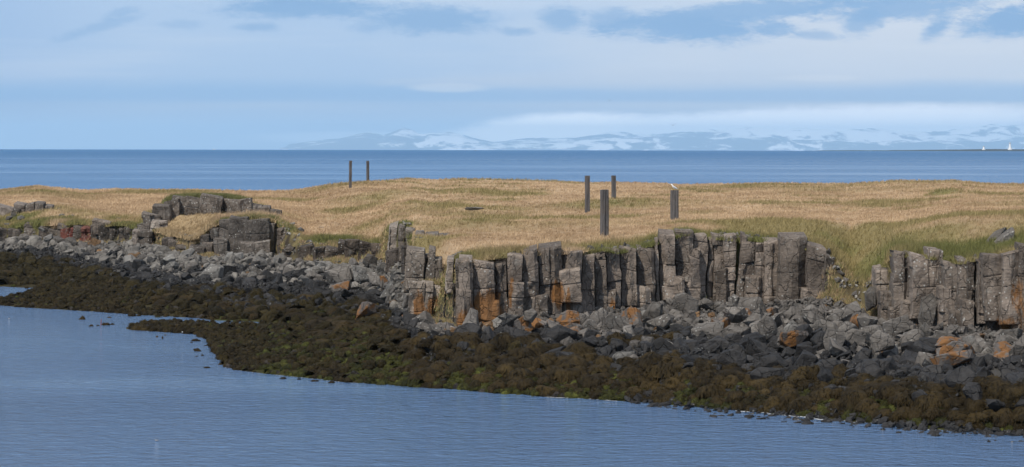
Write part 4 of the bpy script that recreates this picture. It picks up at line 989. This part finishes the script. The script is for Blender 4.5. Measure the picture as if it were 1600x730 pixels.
# ------------------------------------------------------------------ posts
m_post, t, b = material('weathered_post')
geo = t.new('ShaderNodeNewGeometry'); pos = geo.outputs['Position']
g1 = t.noise(t.vscale(pos, (22, 22, .8)), 1.0, 5, 0.65, 0.2); g2 = t.noise(pos, 1.2, 4)
c_ = t.mix(t.ss(g1, 0.3, 0.7), (0.040, 0.036, 0.035), (0.150, 0.140, 0.138)); c_ = t.mix(t.m('MULTIPLY', t.ss(g2, .5, .7), .35), c_, (0.11, 0.085, 0.065))
t.put(b.inputs['Base Color'], c_); b.inputs['Roughness'].default_value = .85
bump(t, b, g1, .6, .02)
def post(px, top, base, w, Y, lab, kind, yaw, hidden=0):
    x = float(xpix(px, Y)); z0 = float(zpix(px, base, Y)); z1 = float(zpix(px, top, Y)); W_ = w*Y/F
    root = empty('mooring_post', (x, Y, z0)); tag(root, lab, 'post', 'tall grey wooden posts on the island'); root.rotation_euler = (.012*math.sin(px), .011*math.cos(px*1.7), yaw)
    H_ = z1-z0
    def beam(cx, cy, sx_, sy_, za, zb, name, seed):
        R = random.Random(seed); bm = bmesh.new(); bmesh.ops.create_cube(bm, size=1)
        for v in bm.verts: v.co = Vector((v.co.x*sx_+cx, v.co.y*sy_+cy, (v.co.z+.5)*(zb-za)+za))
        bmesh.ops.subdivide_edges(bm, edges=[e for e in bm.edges if abs(e.verts[0].co.z-e.verts[1].co.z) > .5*(zb-za)], cuts=9)
        bmesh.ops.bevel(bm, geom=[e for e in bm.edges if abs(e.verts[0].co.z-e.verts[1].co.z) > .01], offset=sx_*.10, segments=2, affect='EDGES')
        for v in bm.verts:
            f_ = (v.co.z-za)/(zb-za); v.co.x += float(vn(f_*6+seed, v.co.y*9, v.co.x*9))*.012; v.co.y += float(vn(f_*6, v.co.x*9+seed, 3))*.012
            if f_ > .98: v.co.z += R.uniform(-.025, .02)
        me = bpy.data.meshes.new(name); bm.to_mesh(me); bm.free(); me.materials.append(m_post); link(name, me, root)
    cav = W_/1.18
    if kind == 2:      # two balks bolted side by side with a gap
        beam(-cav*.29, 0, cav*.5, cav*.8, -.4, H_, 'balk', 1); beam(cav*.27, .02, cav*.5, cav*.8, -.4, H_-.01, 'balk', 5)
        beam(0, .05, cav*.2, cav*.55, -.3, H_-.10, 'filler_strip', 9)
    else:
        beam(-cav*.26, 0, cav*.52, cav*.85, -.4, H_-.02, 'balk', 2); beam(cav*.26, -.012, cav*.50, cav*.85, -.4, H_, 'balk', 7)
    for f_ in (.22, .86):
        bm = bmesh.new(); bmesh.ops.create_cone(bm, cap_ends=True, segments=8, radius1=.02, radius2=.02, depth=cav*.95)
        bmesh.ops.rotate(bm, verts=bm.verts, matrix=__import__('mathutils').Matrix.Rotation(math.pi/2, 3, 'X')); bmesh.ops.translate(bm, verts=bm.verts, vec=(cav*.2, 0, H_*f_))
        me = bpy.data.meshes.new('bolt'); bm.to_mesh(me); bm.free(); me.materials.append(M_iron); link('bolt', me, root)
    return root
M_iron = plain('rusty_iron', (.06, .045, .035), .7)
post(945, 296.5, 371, 13, 129, 'nearest tall post, standing at the cliff edge with a double top', 2, .35)
post(1054, 297, 354, 12.4, 148.5, 'thick post with a white gull on its top', 1, .3)
post(918, 274.5, 328.5, 7.4, 178, 'slim post behind the nearest one, left of the rear pair', 1, .4)
post(959.5, 274.5, 318, 7.2, 207, 'slim post on the green mound, right of the rear pair', 2, .3)
post(547.5, 251, 287, 4.6, 268, 'left post of the distant pair against the sea', 1, .3)
post(575, 251.5, 281, 4.6, 296, 'right post of the distant pair against the sea', 2, .3)

# ------------------------------------------------------------------ birds
M_bw = plain('white_feathers', (.82, .81, .79), .6, .05); M_bg = plain('grey_feathers', (.38, .40, .43), .6, .08); M_bd = plain('dark_feathers', (.04, .04, .045), .6, .1); M_dull = plain('dull_feathers', (.24, .24, .25), .7, .05); M_beak = plain('yellow_beak', (.6, .38, .05), .5, .05)
def blobmesh(rings_, seg=10):
    """rings_: (centre, rx, rz) along a spine -> one smooth closed body"""
    V = []; n_ = len(rings_)
    for (cx, cy, cz, a, b_) in rings_:
        for k in range(seg):
            an = 2*math.pi*k/seg; V.append((cx, cy+math.cos(an)*a, cz+math.sin(an)*b_))
    Fc = [[i_*seg+k, i_*seg+(k+1) % seg, (i_+1)*seg+(k+1) % seg, (i_+1)*seg+k] for i_ in range(n_-1) for k in range(seg)]
    Fc += [[k for k in range(seg)][::-1], [(n_-1)*seg+k for k in range(seg)]]
    return np.array(V), Fc
def perched_gull(px, py_foot, Y, lab):
    # faces left (-X), head up
    root = empty('gull', (float(xpix(px, Y)), Y, float(zpix(px, py_foot, Y)))); tag(root, lab, 'gull')
    V, Fc = blobmesh([(-.125,0,.245,.008,.008),(-.115,0,.25,.026,.026),(-.09,0,.262,.034,.034),(-.065,0,.25,.033,.036),(-.05,0,.215,.036,.042),(-.04,0,.175,.055,.06),(.0,0,.135,.072,.07),(.06,0,.105,.066,.06),(.12,0,.08,.045,.038),(.17,0,.055,.028,.018),(.21,0,.035,.018,.008)])
    link('body', mesh_np('body', V, Fc, M_bw, True), root)
    for s in (-1, 1):
        V, Fc = blobmesh([(-.03,s*.062,.165,.012,.02),(.02,s*.075,.14,.014,.045),(.09,s*.066,.108,.012,.04),(.16,s*.045,.07,.008,.022),(.235,s*.02,.035,.004,.006)], 8)
        link('wing', mesh_np('wing', V, Fc, M_bg, True), root)
        V, Fc = blobmesh([(-.006+.02,s*.03,0,.007,.004),(-.05+.02,s*.03,.003,.018,.003)], 6); link('foot', mesh_np('foot', V, Fc, M_beak), root)
        me = mesh_np('leg', np.array([(x_+.02, s*.03+y_, z_) for z_ in (0, .085) for x_, y_ in ((-.005, -.005), (.005, -.005), (.005, .005), (-.005, .005))]), [[0,1,5,4],[1,2,6,5],[2,3,7,6],[3,0,4,7],[4,5,6,7],[3,2,1,0]], M_beak); link('leg', me, root)
    V, Fc = blobmesh([(-.118,0,.252,.009,.009),(-.15,0,.247,.006,.008),(-.172,0,.24,.002,.003)], 6); link('beak', mesh_np('beak', V, Fc, M_beak), root)
    return root
g_ = perched_gull(1052.5, 297.0, 148.5, 'small white gull perched on top of the thick post'); g_.rotation_euler = (0, 0, -.3); g_.scale = (1.08,)*3
def flying(px, py, Y, span, lab, mat, dihedral=.5, yaw=0.0, bank=0.0):
    root = empty('flying_bird', (float(xpix(px, Y)), Y, float(zpix(px, py, Y)))); tag(root, lab, 'bird', 'birds flying over the sea'); root.rotation_euler = (0, bank, yaw)
    V, Fc = blobmesh([(-.2,0,0,.01,.01),(-.15,0,0,.04,.035),(-.05,0,-.01,.06,.055),(.1,0,0,.045,.04),(.2,0,0,.06,.01)], 8); V = V[:, [1, 0, 2]]*span
    link('body', mesh_np('body', V, Fc, mat, True), root)
    for s in (-1, 1):
        P_ = [(0, .09, 0), (.25, .075, .25*dihedral), (.5, .03, .20*dihedral+.02)]
        W_ = []
        for k, (a, ch, zz) in enumerate(P_):
            W_ += [(s*(a+.03), -ch*.7+.06*a, zz), (s*(a+.03), ch+.10*a, zz), (s*(a+.03), 0, zz+.018)]
        Fc = [[0,3,5,2],[2,5,4,1],[1,4,3,0],[3,6,8,5],[5,8,7,4],[4,7,6,3],[6,7,8],[0,2,1]]
        link('wing', mesh_np('wing', np.array(W_)*span, Fc, mat, False), root)
flying(1051.5, 196, 620, 1.3, 'largest of the flying birds, wings raised, over the right sea', M_bd, 1.0)
flying(952.5, 157.5, 800, .9, 'tilted small bird high above the nearest post', M_bd, .9, .4, -.6)
flying(1240, 192, 900, .7, 'faint tiny bird right of the largest flying one', M_bg, .7)
flying(346, 222, 900, .55, 'tiny dark bird low over the horizon on the left', M_bd, 1.6)
def swimming(px, py, lab):
    Y = CAMZ*F/(py-float(lvl(px))); root = empty('gull', (float(xpix(px, Y)), Y, 0)); tag(root, lab, 'gull')
    V, Fc = blobmesh([(-.16,0,.05,.02,.02),(-.1,0,.04,.06,.05),(0,0,.03,.08,.06),(.1,0,.045,.05,.04),(.18,0,.075,.015,.01)], 10); link('body', mesh_np('body', V*.36, Fc, M_dull, True), root)
    V, Fc = blobmesh([(-.1,0,.06,.03,.03),(-.12,0,.11,.03,.03),(-.15,0,.14,.034,.032),(-.19,0,.135,.012,.012)], 8); link('head', mesh_np('head', V*.36, Fc, M_dull, True), root)
swimming(246, 689, 'small white gull floating in the near water at lower left')
swimming(15, 498.5, 'white bird floating near the left edge beside the weed belt')
# thin reddish stick
bm = bmesh.new(); bmesh.ops.create_cone(bm, cap_ends=True, segments=7, radius1=.022, radius2=.013, depth=.42); 
for v in bm.verts: v.co.x += .05*v.co.z
me = bpy.data.meshes.new('driftwood_stick'); bm.to_mesh(me); bm.free(); me.materials.append(plain('red_wood', (.25, .06, .045), .8))
Yq = CAMZ*F/(508-float(lvl(158))); tag(link('driftwood_stick', me, loc=(float(xpix(158.5, Yq)), Yq, .10)), 'thin reddish stick standing in water at the left end of the rocks', 'stick')

# ------------------------------------------------------------------ far shore: low point, lighthouses, boats
def zsea(Y): return -Y*Y/(2*ER)
YP = 8600.0
px = np.linspace(1270, 1900, 90); top = lerp_t([(1270,0),(1300,1.5),(1400,2.5),(1500,4.5),(1560,6),(1620,7),(1900,8)], px)+fbm(px*.05, 0.0)*.7
V = []
for k in range(len(px)):
    x = float(xpix(px[k], YP)); zb = zsea(YP)
    V += [(x, YP-60, zb-1), (x, YP-20, zb+max(.1, top[k]*.6)), (x, YP+60, zb+max(.15, top[k])), (x, YP+200, zb+max(.1, top[k]*.8)), (x, YP+300, zb-2)]
fs = np.array([[k*5+q, (k+1)*5+q, (k+1)*5+q+1, k*5+q+1] for k in range(len(px)-1) for q in range(4)])
tag(link('headland', mesh_np('headland', np.array(V), fs, plain('dark_lowland', (.035, .04, .035), .9))), 'dark low tongue of land on the horizon at right', 'land', kind='structure')
M_lh = plain('white_paint', (.8, .8, .78), .6, .03); M_lr = plain('lantern_dark', (.10, .10, .11), .4)
def lathe(prof, seg=20):
    V = [(math.cos(2*math.pi*k/seg)*r_, math.sin(2*math.pi*k/seg)*r_, z_) for (r_, z_) in prof for k in range(seg)]
    Fc = [[i_*seg+k, i_*seg+(k+1) % seg, (i_+1)*seg+(k+1) % seg, (i_+1)*seg+k] for i_ in range(len(prof)-1) for k in range(seg)]
    Fc += [[k for k in range(seg)][::-1], [(len(prof)-1)*seg+k for k in range(seg)]]
    return np.array(V), Fc
def lighthouse(px, H_, r_, Y, lab):
    zb = zsea(Y)+float(lerp_t([(1270,0),(1300,1.5),(1400,2.5),(1500,4.5),(1560,6),(1620,7)], px))*.9
    root = empty('lighthouse', (float(xpix(px, Y)), Y, zb)); tag(root, lab, 'lighthouse', 'lighthouses on the horizon')
    V, Fc = lathe([(r_*1.9, -2), (r_*1.9, H_*.10), (r_*1.15, H_*.13), (r_*.95, H_*.5), (r_*.8, H_*.82), (r_*1.15, H_*.83), (r_*1.15, H_*.86)]); link('tower', mesh_np('tower', V, Fc, M_lh), root)
    V, Fc = lathe([(r_*.62, H_*.86), (r_*.62, H_*.95)]); link('lantern_room', mesh_np('lantern_room', V, Fc, M_lr), root)
    V, Fc = lathe([(r_*.75, H_*.95), (r_*.4, H_*.98), (.1, H_)]); link('roof', mesh_np('roof', V, Fc, M_lh), root)
    V, Fc = lathe([(r_*1.2, H_*.90), (r_*1.2, H_*.905)]); link('gallery_rail', mesh_np('gallery_rail', V, Fc, M_lh), root)
lighthouse(1578, 21, 3.6, YP, 'tall white lighthouse on the low point at the right horizon')
lighthouse(1537, 11, 2.9, YP, 'short white light tower left of the tall lighthouse')
def boat(px, Y, L_, lab, mat, cab):
    root = empty('boat', (float(xpix(px, Y)), Y, zsea(Y))); tag(root, lab, 'boat')
    V = []; xs = np.linspace(-.5, .5, 9)
    for s_ in xs:
        w_ = .16*(1-abs(s_*2)**2.5*(1 if s_ > 0 else .4)); V += [(s_*L_, -w_*L_, .16*L_+.05*L_*max(0, s_)), (s_*L_, -w_*.5*L_, -.05*L_), (s_*L_, w_*.5*L_, -.05*L_), (s_*L_, w_*L_, .16*L_+.05*L_*max(0, s_))]
    Fc = [[k*4+q, (k+1)*4+q, (k+1)*4+q+1, k*4+q+1] for k in range(8) for q in range(3)]+[[k*4+3, (k+1)*4+3, (k+1)*4, k*4] for k in range(8)]+[[0, 1, 2, 3], [35, 34, 33, 32]]
    link('hull', mesh_np('hull', np.array(V), Fc, mat), root)
    V = np.array([(x_*L_, y_*L_, z_*L_) for z_, k_ in ((.15, 1), (.34, .85)) for x_, y_ in ((-.25, -.09), (.1*k_, -.09), (.1*k_, .09), (-.25, .09))])
    link('cabin', mesh_np('cabin', V, [[0,1,5,4],[1,2,6,5],[2,3,7,6],[3,0,4,7],[4,5,6,7]], cab), root)
    V, Fc = lathe([(.008*L_, .3*L_), (.006*L_, .6*L_)], 6); link('mast', mesh_np('mast', V, Fc, cab), root)
boat(334.5, 8200, 8.0, 'tiny white boat on the horizon at left', M_lh, M_lh)
boat(743, 6200, 4.0, 'tiny dark boat on the horizon left of the posts', M_bd, M_bd)

# ------------------------------------------------------------------ snowy mountains across the bay
m_mt, t, b = material('snowy_mountain')
geo = t.new('ShaderNodeNewGeometry'); pos = geo.outputs['Position']; nz = t.sep(geo.outputs['Normal'])[2]; pz = t.sep(pos)[2]
sn = t.m('ADD', t.noise(t.vscale(pos, (1, .5, 2.5)), 0.0014, 7, 0.68, 0.4), t.m('MULTIPLY', t.ss(pz, -350, 500), .10))
sn2 = t.m('ADD', sn, t.m('MULTIPLY', t.m('SUBTRACT', t.noise(pos, 0.00016, 2), .5), .55))
c_ = t.mix(t.ss(sn2, 0.53, 0.60), (0.10, 0.12, 0.15), (0.85, 0.87, 0.9))
t.put(b.inputs['Base Color'], c_); b.inputs['Roughness'].default_value = .8
YM = 72000.0; drop = zsea(YM)
MTP = [(455,0),(475,2),(500,5),(530,8),(555,13),(575,17),(600,13),(615,19),(630,24),(645,23),(655,17),(680,20),(715,19),(728,20),(745,13),(770,9),(800,11),(830,13),(870,12),(900,15),(920,18),(950,22),(985,21),(1020,22),(1060,21),(1085,19),(1110,21),(1150,22),(1190,24),(1210,21),(1260,22),(1300,20),(1340,21),(1380,24),(1400,22),(1440,24),(1480,25),(1510,23),(1535,27),(1560,28),(1600,26),(1640,30),(1700,26),(1800,22),(2000,14),(2200,0)]
px = np.arange(370, 2210, 2.0); dep = np.linspace(-1, 1, 26)
PXm, D = np.meshgrid(px, dep, indexing='ij')
hpx = lerp_t(MTP, PXm.ravel()).reshape(PXm.shape)+0*D
Ym = YM+D*6500; Xm = (PXm-800)*YM/F
rg = 1-np.abs(fbm(Xm*0.00030, Ym*0.00030, 0, 6))*0.9
topz = (hpx*YM/F)*(.80+.32*rg)+(-drop)+CAMZ-7.5*YM/F*0
prof = np.clip(1-np.abs(D)**1.5, 0, 1)
hm = drop+(hpx > 0)*(topz*(.45+.55*prof*(.7+.45*rg))*np.minimum(1, (1-np.abs(D))*4))
hm = np.where(np.abs(D) > .99, drop-60, hm)
ni, nj = PXm.shape; i, j = np.meshgrid(np.arange(ni-1), np.arange(nj-1), indexing='ij')
fs = np.stack([i*nj+j, (i+1)*nj+j, (i+1)*nj+j+1, i*nj+j+1], -1).reshape(-1, 4)
tag(link('hills', mesh_np('hills', np.stack([Xm.ravel(), Ym.ravel(), hm.ravel()], -1), fs, m_mt, True)), 'pale blue snow-patched mountain range across the bay', 'mountains', kind='structure')

# ------------------------------------------------------------------ haze
mh = bpy.data.materials.new('haze'); mh.use_nodes = True; t = NT(mh.node_tree); t.n.clear()
pv = t.new('ShaderNodeVolumePrincipled'); pv.inputs['Color'].default_value = (0.54, 0.79, 1.0, 1); pv.inputs['Density'].default_value = 2.7e-5; pv.inputs['Anisotropy'].default_value = 0.0
t.l.new(pv.outputs[0], t.new('ShaderNodeOutputMaterial').inputs['Volume'])
hx, y0, y1, z0, z1 = 45000, -45000, 82000, -600, 560
V = np.array([(x_, y_, z_) for z_ in (z0, z1) for x_, y_ in ((-hx, y0), (hx, y0), (hx, y1), (-hx, y1))])
ho = link('haze', mesh_np('haze', V, [[0,3,2,1],[4,5,6,7],[0,1,5,4],[1,2,6,5],[2,3,7,6],[3,0,4,7]], mh)); tag(ho, 'thin sea haze that pales the far mountains', 'haze', kind='stuff')
